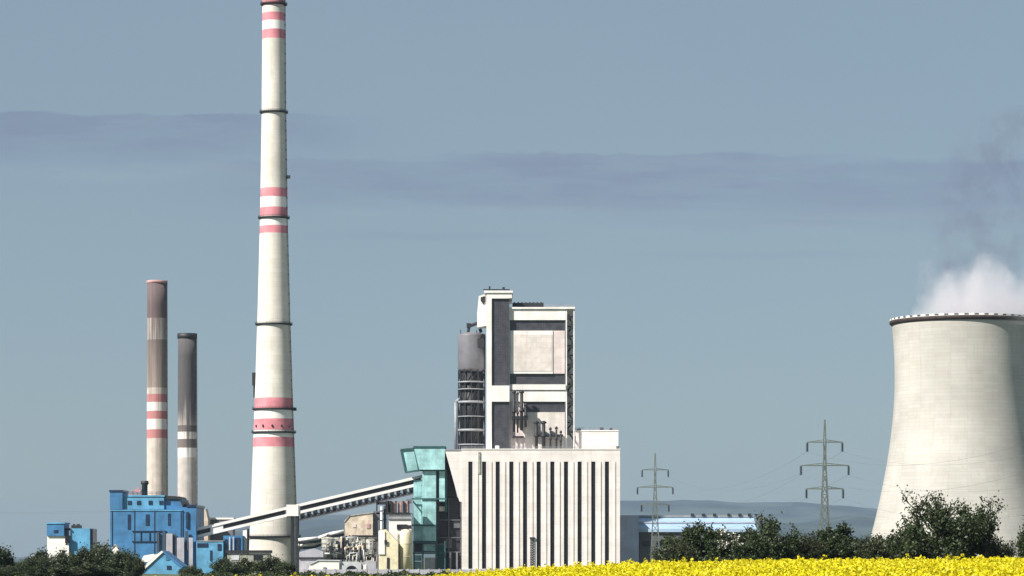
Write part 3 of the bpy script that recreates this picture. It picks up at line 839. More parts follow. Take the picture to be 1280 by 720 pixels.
# ------------------------------------------------------------------ hall behind the trees on the right
def build_hall():
    D = 1710
    root = thing('long_hall', 'long low hall with a pale blue roof behind the shrubs', 'hall', (X(860, D), D, GZ))
    MB().pbox(776.5, 798.5, 644, 717, D - 6, 34).build('end_block', M['navy'], root)
    MB().pbox(799, 945, 665, 717, D, 40).build('wall', M['hall_wall'], root)
    MB().pprism([(798.8, 665), (798.8, 661), (945.5, 661), (945.5, 665)], D - 1.5, 1.4).build('eaves', M['roof_blue'], root)
    xl, xr = X(798.8, D), X(945.5, D)
    b = MB()
    b.add([(xl, D - 1.4, Z(662, D)), (xr, D - 1.4, Z(662, D)), (xr, D + 20, Z(646, D)), (xl, D + 20, Z(646, D)),
           (xl, D + 41, Z(662, D)), (xr, D + 41, Z(662, D))], [(0, 1, 2, 3), (3, 2, 5, 4), (0, 3, 4), (1, 5, 2)])
    b.build('roof', M['roof_blue'], root)
    c = MB().box(xl, xr, D + 18.8, D + 21, Z(646, D) + .02, Z(643.4, D)); c.build('ridge_vent', M['grey_steel'], root)
    for px in (866, 880, 894, 912, 926, 938):
        MB().box(X(px, D), X(px + 4, D), D + 18, D + 18.7, Z(644.5, D), Z(641.3, D)).build('roof_fan', M['dark_steel'], root)
    for px in (803, 820, 838, 856, 874, 892, 910, 928):
        MB().pbox(px, px + 9, 676, 683, D - .25, .24).build('window', M['slot_glass'], root)
    MB().box(xl, xr, D + 8, D + 9, Z(653.6, D), Z(652.2, D)).build('roof_light', M['lavender'], root)
build_hall()

# ------------------------------------------------------------------ process area between the chimney and the teal tower
def build_process():
    D = 1474
    r = thing('cream_plant_building', 'cream rendered plant building with a flat roof under the conveyor', 'building', (X(452, D), D, GZ))
    MB().pprism([(431, 670), (431, 652), (437, 645), (466, 641.5), (466, 670)], D, 15).build('wall', M['cream'], r)
    MB().pbox(431, 466, 670.3, 717, D + 1, 13).build('lower_wall', M['process_grey'], r)
    MB().pprism([(429.5, 652), (436.5, 644), (467, 640), (467, 641.2), (437.2, 645.2), (431, 652.3)], D - .4, 16).build('roof', M['process_grey'], r)
    MB().pbox(458.2, 462.6, 654.5, 660.5, D - .3, .29).build('window', M['rust'], r)
    MB().pbox(441, 445, 655, 659, D - .3, .29).build('window', M['beige_panel'], r)
    MB().pbox(466.3, 474.5, 639, 717, D + 2, 12).build('annex', M['silo_grey'], r)

    D = 1476
    r = thing('filter_house', 'white upper plant house topped by dark frames and pinkish filter boxes', 'building', (X(494, D), D, GZ))
    MB().pbox(486, 514, 643, 717, D + 1, 14).build('wall', M['white_clad'], r)
    MB().pbox(485, 514.5, 646.5, 649, D + .3, .69).build('ledge', M['grey_steel'], r)
    MB().pbox(496, 509, 655.5, 661.5, D + .4, .59).build('opening', M['slot_glass'], r)
    f = MB().pbox(470, 512, 640.6, 642.7, D, 14); f.pbox(470, 489, 627, 630.5, D + 1, 8)
    for px in (471, 484, 489, 495, 504, 511): f.pbox(px - .8, px + .8, 626, 640.5, D + .4, 1)
    f.pbox(482, 489.5, 626, 640.4, D + 1.6, 4)
    f.build('roof_frame', M['dark_steel'], r)
    for px in (491, 499, 506.5): MB().pbox(px - 1.6, px + 3, 626.5, 640.4, D + 1.6, 5).build('filter_box', M['rust'], r)
    MB().pbox(508, 514, 624, 629, D + 2, 5).build('filter_box', M['silo_grey'], r)

    def pipe_riser(px, y0, y1, w, m, D, label):
        rr = thing('vertical_pipe', label, 'pipe', (X(px, D), D, GZ))
        MB().tube((X(px, D), D, GZ), (X(px, D), D, Z(y0, D)), w * D / F / 2, 10).build('pipe', M[m], rr, True)
        b = MB()
        for y in range(int(y0) + 6, int(y1), 12): b.lathe(X(px, D), D, [(w * D / F / 2 + .02, Z(y, D)), (w * D / F / 2 + .25, Z(y, D)), (w * D / F / 2 + .25, Z(y, D) + .4), (w * D / F / 2 + .02, Z(y, D) + .4)], 10, cap0=False, cap1=False)
        b.build('flange', M['dark_steel'], rr)
    pipe_riser(476.8, 633, 700, 3.2, 'light_steel', 1466, 'slim light grey pipe left of the yellow silos')
    pipe_riser(481.2, 632, 700, 3.4, 'dark_steel', 1468, 'black pipe rising left of the yellow silos')

    # yellow silos
    D = 1450
    def ysilo(px, hw, ytop, label, slant, m='yellow_silo'):
        rr = thing('yellow_silo', label, 'silo', (X(px, D), D, GZ), 'cream yellow silos beside the teal tower')
        q = hw * D / F; x = X(px, D)
        if slant:
            MB().pprism([(px - hw, 717), (px - hw, ytop), (px - hw + 9, ytop - 1.5), (px + hw, ytop + 15), (px + hw, 717)], D - q, 2 * q).build('body', M[m], rr)
            MB().pbox(px - hw - .4, px - hw + 7.5, ytop + 1, ytop + 30, D - q - .6, .58).build('white_face', M['paint_white'], rr)
            MB().pbox(px - 5, px - 1.5, ytop + 12, ytop + 17.5, D - q - .9, .29).build('hatch', M['dark_steel'], rr)
            MB().pbox(px - 2, px + 1, ytop + 34, 714, D - q - .4, .38).build('door', M['dark_steel'], rr)
        else:
            MB().lathe(x, D, [(q, GZ), (q, Z(ytop + 6, D)), (q * .75, Z(ytop + 1.5, D)), (q * .3, Z(ytop, D))], 28).build('body', M[m], rr, True)
            for y in (680, 696): MB().lathe(x, D, [(q + .01, Z(y, D)), (q + .15, Z(y, D)), (q + .15, Z(y, D) + .3), (q + .01, Z(y, D) + .3)], 28, cap0=False, cap1=False).build('hoop', M['cream'], rr)
            MB().box(x - 2.4, x + 2.8, D - 1.5, D + 1.5, Z(ytop, D) - .02, Z(ytop - 4.5, D)).build('filter', M['dark_steel'], rr)
    ysilo(485.5, 12, 663, 'cream-yellow silo with a white left face and a slanted top', True)
    ysilo(507.5, 7.6, 661, 'slim round cream-yellow silo with a black box on top, next to the teal tower', False)
    g = thing('pipe_bundle', 'dark olive pipes standing between the two yellow silos', 'pipes', (X(498.6, 1458), 1458, GZ))
    b = MB()
    for px in (497.8, 499.6): b.tube((X(px, 1458), 1458, GZ), (X(px, 1458), 1458, Z(668, 1458)), .45, 8)
    b.build('pipe', M['process_grey'], g)

    # grey tanks
    D = 1458
    labels = ['squat grey tank nearest the sloping white pipes', 'grey tank with a dark porthole below the cream building', 'narrow grey tank between two wider tanks below the cream building',
              'broad mottled grey tank under the cream building window', 'grey tank just left of the slanted yellow silo']
    for i, (px, hw, yt) in enumerate(((409.5, 7.5, 671), (424.5, 6.8, 674), (437, 4.6, 672), (449.5, 7, 676), (463.5, 6.2, 673))):
        rr = thing('process_tank', labels[i], 'tank', (X(px, D), D, GZ), 'grey process tanks')
        q = hw * D / F; x = X(px, D)
        MB().lathe(x, D, [(q, Z(698, D)), (q, Z(yt + 3, D)), (q * .7, Z(yt + .5, D)), (q * .25, Z(yt, D))], 24).build('shell', M['process_grey'], rr, True)
        b = MB()
        for a in range(4): b.bar((x + q * .8 * math.cos(a * 1.571 + .78), D + q * .8 * math.sin(a * 1.571 + .78), GZ), (x + q * .8 * math.cos(a * 1.571 + .78), D + q * .8 * math.sin(a * 1.571 + .78), Z(698.2, D)), .5)
        b.build('stand', M['dark_steel'], rr)
        for y in (680, 689): MB().lathe(x, D, [(q + .01, Z(y, D)), (q + .2, Z(y, D)), (q + .2, Z(y, D) + .35), (q + .01, Z(y, D) + .35)], 24, cap0=False, cap1=False).build('hoop', M['silo_grey'], rr)
        if i in (1, 3): MB().lathe(x, D - q - .2, [(.9, Z(685, D)), (.9, Z(681, D))], 10).build('porthole', M['slot_glass'], rr)
        MB().box(x - .4, x + .4, D - .4, D + .4, Z(yt, D) - .1, Z(yt - 3, D)).build('vent', M['dark_steel'], rr)
    # rack in front of the tanks
    D = 1448
    rr = thing('pipe_rack', 'low dark steel pipe rack in front of the grey tanks', 'pipe rack', (X(436, D), D, GZ))
    b = MB()
    for px, yt in ((402, 690), (413, 679), (431, 672), (443, 669), (457, 669), (470, 669)): b.pbox(px - .4, px + .4, yt, 717, D, .7)
    b.pbox(401, 471, 697, 700, D + .8, 3); b.pbox(440, 471, 669, 670.2, D + .75, 1.2); b.pbox(401, 452, 684.2, 684.9, D + .75, .8)
    b.build('frame', M['dark_steel'], rr)
    for y, m in ((673.2, 'process_grey'), (687.5, 'silo_grey'), (692, 'light_steel')):
        MB().tube((X(401, D), D + 1.4, Z(y, D)), (X(471, D), D + 1.4, Z(y - .5, D)), .42, 8).build('pipe', M[m], rr, True)
    for px in (443, 450): MB().pbox(px - 2.4, px + 2.4, 688.5, 694.5, D - .5, .48).build('valve_box', M['slot_glass'], rr)
    rng = random.Random(17)
    mats = ['process_grey', 'silo_grey', 'light_steel', 'dark_steel', 'cream', 'dark_steel', 'process_grey']
    for k in range(34):                                  # tangle of process pipes in and above the rack
        a = rng.uniform(403, 468); y = rng.uniform(670, 697); d = D - rng.uniform(.3, 1.6); m = rng.choice(mats); r_ = rng.uniform(.22, .55)
        kind = rng.random()
        if kind < .4: pts = [(a, y), (a, min(y + rng.uniform(8, 22), 717))]
        elif kind < .7: pts = [(a, y), (min(a + rng.uniform(6, 20), 471), y)]
        else:
            b2 = min(a + rng.uniform(4, 14), 471); pts = [(a, min(y + 9, 716)), (a, y), (b2, y - rng.uniform(0, 4)), (b2, min(y + 12, 717))]
        MB().path([(X(p, d), d, Z(q, d)) for p, q in pts], r_, 7).build('pipe', M[m], rr, True)
    for k in range(9):
        a = rng.uniform(404, 464); y = rng.uniform(672, 692)
        MB().pbox(a, a + rng.uniform(2.5, 6), y, y + rng.uniform(2.5, 7), D - 1.8, 1.2).build('equipment_box', M[rng.choice(mats)], rr)
    # white sloping ducts
    labels = ['upper white duct bending up from the lattice mast towards the cream building', 'lower white duct beside the lattice mast']
    for i, pts in enumerate(([(373, 675), (398, 672.5), (412, 667.5), (430, 664)], [(373, 681.5), (392, 680), (404, 676)])):
        dd = 1470 + i * 3
        rr = thing('white_duct', labels[i], 'duct', (X(373, dd), dd, GZ), 'white ducts')
        MB().path([(X(a, dd), dd, Z(b, dd)) for a, b in pts], .85, 10).build('pipe', M['white_clad'], rr, True)
        b = MB()
        for a, c in pts[::2]: b.tube((X(a + 1, dd), dd, GZ), (X(a + 1, dd), dd, Z(c + 1.8, dd)), .3, 6)
        b.build('stand', M['dark_steel'], rr)
        MB().path([(X(a, dd), dd + .6, Z(b + 4, dd)) for a, b in pts], .7, 8).build('lower_pipe', M['dark_steel'], rr, True)
    # low sheds along the yard edge
    D = 1418
    r = thing('low_shed', 'lavender grey shed right of the lattice mast', 'shed', (X(388, D), D, GZ), 'low sheds at the yard edge')
    MB().pprism([(374, 717), (374, 690), (392, 685.5), (404, 690), (404, 717)], D + 14, 10).build('wall', M['lavender'], r)
    MB().pbox(374, 404, 696.5, 699, D + 13.4, .58).build('opening', M['dark_steel'], r)
    r = thing('low_shed', 'white low shed with a sloping roof between mast and arched shed', 'shed', (X(405, D), D, GZ), 'low sheds at the yard edge')
    MB().pprism([(383, 717), (388, 705), (398, 701), (424, 701.5), (424, 717)], D, 12).build('wall', M['paint_white'], r)
    MB().pprism([(386.5, 705), (397.5, 699.6), (425, 700), (425, 701.3), (398, 700.9), (388, 705.5)], D - .5, 13).build('roof', M['light_steel'], r)
    MB().pbox(404, 408, 709, 717, D - .3, .29).build('door', M['silo_grey'], r)
    r = thing('arched_shed', 'white shed with a dark arched opening beside the tank rack', 'shed', (X(438, D), D, GZ), 'low sheds at the yard edge')
    arc = [(438 + 13.5 * math.cos(t), 709 - 8.5 * math.sin(t)) for t in np.linspace(0, math.pi, 15)]
    arc2 = [(439.5 + 7 * math.cos(t), 713 - 6 * math.sin(t)) for t in np.linspace(0, math.pi, 15)]
    MB().pprism([(451.5, 717), (451.5, 704.5), (446, 702), (429, 702), (424.5, 704.5), (424.5, 717)], D + 1, 12).build('wall', M['light_steel'], r)
    MB().pprism([(446.5, 717)] + arc2 + [(432.5, 717)], D + .6, .38).build('opening', M['slot_glass'], r)
    r = thing('low_shed', 'lavender low shed next to the slanted yellow silo', 'shed', (X(461, D), D, GZ), 'low sheds at the yard edge')
    MB().pprism([(451, 717), (451, 704), (458, 700.5), (470, 702), (470, 717)], D + 2, 10).build('wall', M['lavender'], r)
    MB().pbox(454, 458, 706, 712, D + 1.7, .29).build('window', M['paint_white'], r)
    # yard wall
    D = 1380
    r = thing('yard_wall', 'low lavender grey yard wall along the foot of the plant', 'wall', (X(478, D), D, GZ))
    b = MB(); b.box(X(378, D), X(640, D), D, D + .5, GZ, Z(711.8, D))
    for px in range(380, 640, 13): b.box(X(px, D) - .4, X(px, D) + .4, D - .2, D - .005, GZ, Z(711, D))
    b.build('wall', M['lavender'], r)
    # sheds at the foot of the tall chimney
    D = 1440
    r = thing('flat_roofed_shed', 'flat dark roofed shed at the foot of the tall chimney', 'shed', (X(312, D), D, GZ))
    MB().pbox(284, 337, 691.5, 717, D, 10).build('wall', M['process_grey'], r)
    MB().pbox(282, 338, 687.8, 691.3, D - .8, 12).build('roof', M['dark_steel'], r)
    MB().pbox(289, 299, 694, 700, D - .3, .29).build('window', M['light_steel'], r)
    MB().pbox(317, 328, 694, 700, D - .3, .29).build('window', M['slot_glass'], r)
    D = 1680
    r = thing('tan_block', 'tan distant block with a white roof line right of the boiler house', 'building', (X(265, D), D, GZ))
    MB().pprism([(247, 717), (247, 650), (253, 640), (257, 636), (260, 650), (260, 717)], D, 12).build('wall', M['cream'], r)
    MB().pbox(256, 291, 649.5, 717, D + 14, 14).build('rear_wall', M['silo_grey'], r)
    MB().pbox(255.5, 292, 647, 649.3, D + 13.5, 15).build('rear_roof', M['paint_white'], r)
    for i, (x0, x1, y0, y1, lab) in enumerate(((140, 148, 682, 717, 'tiny white hut against the left foot of the boiler house'), (147, 157, 702, 717, 'tiny white hut half hidden by trees left of the gabled shed'),
                                         (21, 33, 705, 722, 'tiny grey-white hut among the trees at far left'))):
        dd = 1380 if i < 2 else 1200
        r = thing('small_hut', lab, 'hut', (X((x0 + x1) / 2, dd), dd, gz(0, dd)), 'tiny huts among the trees')
        mm = (x0 + x1) / 2
        MB().pprism([(x0, y1), (x0, y0 + 4), (mm, y0), (x1, y0 + 4), (x1, y1)], dd, 5).build('wall', M['paint_white'] if i < 2 else M['light_steel'], r)
        MB().pprism([(x0 - .6, y0 + 4), (mm, y0 - 1), (x1 + .6, y0 + 4), (x1 + .6, y0 + 3), (mm, y0 - 2), (x0 - .6, y0 + 3)], dd - .4, 5.8).build('roof', M['light_steel'], r)
build_process()

# ------------------------------------------------------------------ pylons and power lines
ARMS = [(47.0, 6.8), (38.1, 9.2), (29.2, 7.1)]
def build_pylon():
    D = 1100
    root = thing('power_pylon', 'larger green-grey lattice pylon rising from the shrubs left of the cooling tower', 'pylon', (X(1031, D), D, -4.9), 'lattice pylons')
    o = Vector(root.location); base = o.z
    top = 55.6
    hw = lambda z: max(.35, 2.5 - (z - base) * .046) if z < 47 else max(.12, .45 * (top - z) / 8.6)
    m = MB()
    zs = [base + (47 - base) * (1 - (1 - i / 13) ** 1.0) for i in range(14)]
    C = [(-1, -1), (1, -1), (1, 1), (-1, 1)]
    P = lambda c, z: (o.x + c[0] * hw(z), o.y + c[1] * hw(z), z)
    for z0, z1 in zip(zs[:-1], zs[1:]):
        for i in range(4):
            c, d = C[i], C[(i + 1) % 4]
            m.bar(P(c, z0), P(c, z1), .42); m.bar(P(c, z0), P(d, z1), .2); m.bar(P(d, z0), P(c, z1), .15); m.bar(P(c, z1), P(d, z1), .2)
    for c in C: m.bar(P(c, 47), (o.x + c[0] * .1, o.y + c[1] * .1, top), .36)
    for z in (49.5, 52): m.box(o.x - hw(z) - .1, o.x + hw(z) + .1, o.y - hw(z) - .1, o.y + hw(z) + .1, z - .1, z + .1)
    m.build('mast', M['pylon_steel'], root)
    for z, L in ARMS:
        a = MB(); h = hw(z)
        for sgn in (-1, 1):
            tip = (o.x + sgn * L, o.y, z)
            for q in (-1, 1):
                a.bar((o.x + sgn * h, o.y + q * h, z), tip, .42); a.bar((o.x + sgn * h, o.y + q * h, z + .9), tip, .24)
                for t in (.25, .5, .75):
                    x0 = o.x + sgn * (h + (L - h) * t); yq = o.y + q * h * (1 - t)
                    a.bar((x0, yq, z), (x0, yq, z + .9 * (1 - t)), .18)
        arm = a.build('crossarm', M['pylon_steel'], root)
        for sgn in (-1, 1):
            x = o.x + sgn * (L - .1)
            prof = []
            for k in range(9):
                zz_ = z - 3.6 + k * .38
                prof += [(.16, zz_), (.55, zz_ + .1), (.55, zz_ + .2), (.16, zz_ + .3)]
            MB().lathe(x, o.y, prof, 8).build('insulator', M['dark_steel'], arm)
    return root
PYL = build_pylon()
far = copy_tree(PYL)
far.location = (X(819, 1480), 1480, GZ + 1.4)
far['label'] = 'smaller, fainter lattice pylon standing over the pale blue hall roof'

def wires():
    n = 0
    A, B = Vector(PYL.location), Vector(far.location)
    # the line runs on from the near pylon, behind the camera's right side of the plain
    nxt = A + (A - B) * 1.0; nxt.z = -5
    for i, (z, L) in enumerate(ARMS):
        for sgn in (-1, 1):
            for span, (p, q) in enumerate(((B, A), (A, nxt))):
                a = p + Vector((sgn * (L - .1), 0, z + 4.9 - 3.6)); b = q + Vector((sgn * (L - .1), 0, z + 4.9 - 3.6))
                pts = []
                for k in range(25):
                    t = k / 24; v = a.lerp(b, t); v.z -= 10.5 * 4 * t * (1 - t); pts.append(v)
                o = MB().path(pts, .035, 4).build('power_line', M['pylon_steel'])
                row = ['top', 'middle', 'bottom'][i]; side = 'left' if sgn < 0 else 'right'
                tag(o, f'thin wire from the {side} end of the {row} crossarm, ' + ('strung between both pylons' if span == 0 else 'leading behind the shrubs rightwards'), 'power line', 'conductors strung on the pylons')
    D = 1470
    for k, y in enumerate((639.5, 641.5)):
        pts = []
        for j in range(20):
            t = j / 19; pts.append((X(-70 + 207 * t, D), D, Z(y + 3 * 4 * t * (1 - t) - 2, D)))
        o = MB().path(pts, .035, 4).build('power_line', M['pylon_steel'])
        tag(o, ['upper', 'lower'][k] + ' of the two thin cables reaching the blue boiler house from the left', 'cable', 'cables at the boiler house')
wires()

# ------------------------------------------------------------------ trees and shrubs
def make_tree_mesh(seed, W, H, leaf, nleaf, mat, stems=7, spike=.5, blossom=0):
    """returns (trunk mesh, crown mesh, blossom mesh) in local space, foot at the origin"""
    rng = random.Random(seed)
    t = MB(); tips = []
    def grow(p, d, L, r, depth):
        q = p; n = 4
        for k in range(n):
            d = (d + Vector((rng.gauss(0, .16), rng.gauss(0, .16), rng.gauss(.05, .1)))).normalized()
            q2 = q + d * (L / n)
            t.tube(q, q2, r * (1 - .18 * k), 5, r * (1 - .18 * (k + 1)))
            if depth > 0: tips.append((q2, depth + k / n, d))
            q = q2
            if depth < 3 and k >= 1:
                for _ in range(2 if depth else 2):
                    a = rng.uniform(0, 6.283)
                    sd = (d * .55 + Vector((math.cos(a), math.sin(a), rng.uniform(-.15, .6))) * .75).normalized()
                    grow(q2, sd, L * rng.uniform(.42, .62), r * .55, depth + 1)
    for s in range(stems):
        a = 6.283 * s / stems + rng.uniform(-.4, .4); lean = rng.uniform(.15, .95)
        d = Vector((math.cos(a) * lean, math.sin(a) * lean, 1)).normalized()
        grow(Vector((math.cos(a) * .3, math.sin(a) * .3, -.3)), d, rng.uniform(.55, .8), .035, 0)
    # scale the skeleton to the wanted size
    vs = np.array(t.v); lo, hi = np.percentile(vs, 1, axis=0), np.percentile(vs, 99.9, axis=0)
    sx = W / max(hi[0] - lo[0], hi[1] - lo[1]); sz = H / hi[2]
    t.v = [(x * sx, y * sx, z * sz) for x, y, z in t.v]
    tm = np.array([(p.x * sx, p.y * sx, p.z * sz) for p, _, _ in tips])
    dm = np.array([(d.x, d.y, d.z) for _, _, d in tips])
    rg = np.random.default_rng(seed)
    zf = np.clip(tm[:, 2] / H, 0, 1); pw = 1.25 - zf ** 1.5; pw /= pw.sum()
    idx = rg.choice(len(tm), nleaf, p=pw)
    c = tm[idx] + rg.normal(0, leaf * 1.15, (nleaf, 3)) + dm[idx] * rg.uniform(0, 1.6, (nleaf, 1)) * leaf * spike * 2
    keep = c[:, 2] > .2; c = c[keep]
    def cards(c, size, name, m):
        n = len(c)
        u = rg.normal(size=(n, 3)); u /= np.linalg.norm(u, axis=1)[:, None]
        w = rg.normal(size=(n, 3)); w = np.cross(u, w); w /= np.linalg.norm(w, axis=1)[:, None]
        s = size * rg.uniform(.55, 1.25, (n, 1))
        v = np.stack([c - u * s, c + w * s * .55, c + u * s, c - w * s * .55], 1).reshape(-1, 3)
        me = bpy.data.meshes.new(name)
        f = np.arange(n * 4).reshape(-1, 4)
        me.from_pydata(v.tolist(), [], f.tolist()); me.materials.append(m); me.update()
        return me
    crown = cards(c, leaf, 'crown', mat)
    bl = None
    if blossom:
        hi_ = tm[(tm[:, 2] > H * .55) & (tm[:, 1] < 0)]
        cs = hi_[rg.integers(0, len(hi_), blossom)]
        pc = np.repeat(cs, 40, 0) + rg.normal(0, .38, (blossom * 40, 3)) + np.array([0, -.5, .2])
        bl = cards(pc, .18, 'blossom', M['blossom'])
    tr = bpy.data.meshes.new('trunk'); tr.from_pydata(t.v, [], t.f); tr.materials.append(M['wood_bark']); tr.update()
    return tr, crown, bl

def place_tree(name, label, cat, px, top, halfw, D, seed, leaf, nleaf, group, mat='leaf', blossom=0, reuse=None, sink=0):
    x = X(px, D); g = gz(x, D) - sink
    W = 2 * halfw * D / F; H = Z(top, D) - g
    root = thing(name, label, cat, (x, D, g), group)
    if reuse:
        (tr, cr, bl), (W0, H0) = reuse
        root.scale = (W / W0, W / W0, H / H0); root.rotation_euler[2] = seed * 1.3
    else:
        tr, cr, bl = make_tree_mesh(seed, W, H, leaf, nleaf, M[mat], blossom=blossom, spike=.9)
    for nm, me in (('trunk', tr), ('crown', cr), ('blossom', bl)):
        if me:
            o = bpy.data.objects.new(nm, me); COL.objects.link(o); o.parent = root
    return (tr, cr, bl), (W, H)

GR = 'dark shrubs along the far edge of the rape field'
big = place_tree('broad_shrub', 'largest dark shrub, many-tipped, standing before the cooling tower', 'shrub', 1194, 615, 66, 440, 21, .26, 30000, GR)
s1 = place_tree('shrub', 'dark shrub at the left end of the row, before the navy end of the hall', 'shrub', 873, 658, 36, 455, 5, .24, 113000, GR, 'leaf')
s2 = place_tree('shrub', 'shrub with white blossom patches in front of the pale blue hall roof', 'shrub', 917, 664, 27, 450, 6, .24, 13000, GR, 'leaf', 16)
s3 = place_tree('shrub', 'tall spiky-topped shrub at the right end of the pale blue hall', 'shrub', 966, 646, 34, 460, 8, .25, 16000, GR, 'leaf')
s4 = place_tree('shrub', 'low shrub just left of the larger pylon', 'shrub', 1008, 666, 27, 465, 9, .24, 5000, GR, 'leaf_olive')
place_tree('shrub', 'rounded shrub at the foot of the larger pylon, on its right', 'shrub', 1056, 659, 36, 470, 3, .24, 0, GR, reuse=s1)
place_tree('shrub', 'low shrub between the larger pylon and the largest shrub, against the cooling tower edge', 'shrub', 1107, 668, 27, 462, 4, .24, 0, GR, reuse=s4)
place_tree('shrub', 'low olive shrub at the left foot of the white-blossomed shrub', 'shrub', 846, 675, 26, 440, 5, .24, 0, GR, reuse=s4)
place_tree('shrub', 'low shrub filling the gap at the right foot of the white-blossomed shrub', 'shrub', 938, 668, 26, 448, 6, .24, 0, GR, reuse=s1)
place_tree('shrub', 'dark shrub cut by the right edge of the photo', 'shrub', 1300, 634, 26, 430, 8, .24, 0, GR, reuse=s3)
place_tree('shrub', 'low shrub at the left foot of the largest shrub', 'shrub', 1142, 664, 24, 452, 2, .24, 0, GR, reuse=s1)
place_tree('shrub', 'low shrub at the right foot of the largest shrub', 'shrub', 1242, 670, 22, 446, 2, .24, 0, GR, reuse=s4)

GL = 'trees in front of the blue plant buildings'
t1 = place_tree('tree', 'dark tree cut by the left edge of the photo', 'tree', 2, 682, 22, 760, 31, .36, 9000, GL)
t2 = place_tree('tree', 'dark tree below the white wall of the pump house', 'tree', 62, 688, 26, 780, 32, .36, 10000, GL, 'leaf_olive')
t3 = place_tree('tree', 'broad dark tree between pump house and boiler house', 'tree', 118, 681, 36, 800, 33, .36, 13000, GL)
place_tree('tree', 'small tree below the blue right half of the pump house', 'tree', 92, 684, 18, 790, 3, .42, 0, GL, reuse=t2)
place_tree('tree', 'tree against the left foot of the boiler house', 'tree', 150, 688, 20, 770, 2, .42, 0, GL, reuse=t1)
place_tree('tree', 'low tree beside the tiny grey-white hut', 'tree', 42, 697, 18, 740, 6, .42, 0, GL, reuse=t3)
place_tree('tree', 'small tree just left of the gabled shed', 'tree', 168, 697, 14, 760, 4, .42, 0, GL, reuse=t3)
place_tree('tree', 'low bush right of the gabled shed', 'bush', 238, 707, 14, 760, 9, .42, 0, GL, reuse=t2)
place_tree('tree', 'bushy tree left of the tall chimney foot', 'tree', 285, 698, 22, 770, 7, .42, 0, GL, reuse=t3)
place_tree('tree', 'bushy tree in front of the tall chimney foot', 'tree', 322, 695, 24, 790, 8, .42, 0, GL, reuse=t2)
place_tree('tree', 'low dark bush beside the lattice mast', 'bush', 360, 702, 14, 780, 5, .42, 0, GL, reuse=t1)
place_tree('tree', 'low spreading bush in front of the tiny grey-white hut', 'bush', 20, 708, 24, 700, 11, .42, 0, GL, reuse=t3)
place_tree('tree', 'low spreading bush in front of the broad dark tree', 'bush', 100, 705, 40, 690, 12, .42, 0, GL, reuse=t2)

def build_undergrowth():
    rg = np.random.default_rng(9); N = 9000
    px = rg.uniform(225, 600, N); D = rg.uniform(560, 640, N)
    x = (px - 640) * D / F; g = ground_z(x, D)
    top = CZ + (HZ - (717.5 + 1.8 * np.sin(px * .11) + 1.2 * np.sin(px * .37) + rg.normal(0, 1.0, N))) * D / F
    z = g + (top - g) * rg.uniform(.25, 1, N) ** .6
    c = np.stack([x, D, z], -1)
    u = rg.normal(size=(N, 3)); u /= np.linalg.norm(u, axis=1)[:, None]
    w = np.cross(u, rg.normal(size=(N, 3))); w /= np.linalg.norm(w, axis=1)[:, None]
    s_ = rg.uniform(.18, .42, (N, 1))
    v = np.stack([c - u * s_, c + w * s_ * .6, c + u * s_, c - w * s_ * .6], 1).reshape(-1, 3)
    me = bpy.data.meshes.new('undergrowth'); me.from_pydata(v.tolist(), [], np.arange(N * 4).reshape(-1, 4).tolist())
    me.materials.append(M['leaf_olive']); me.update()
    o = bpy.data.objects.new('undergrowth', me); COL.objects.link(o)
    tag(o, 'dark weedy growth between the rape field and the plant yard', 'undergrowth', kind='stuff')
build_undergrowth()

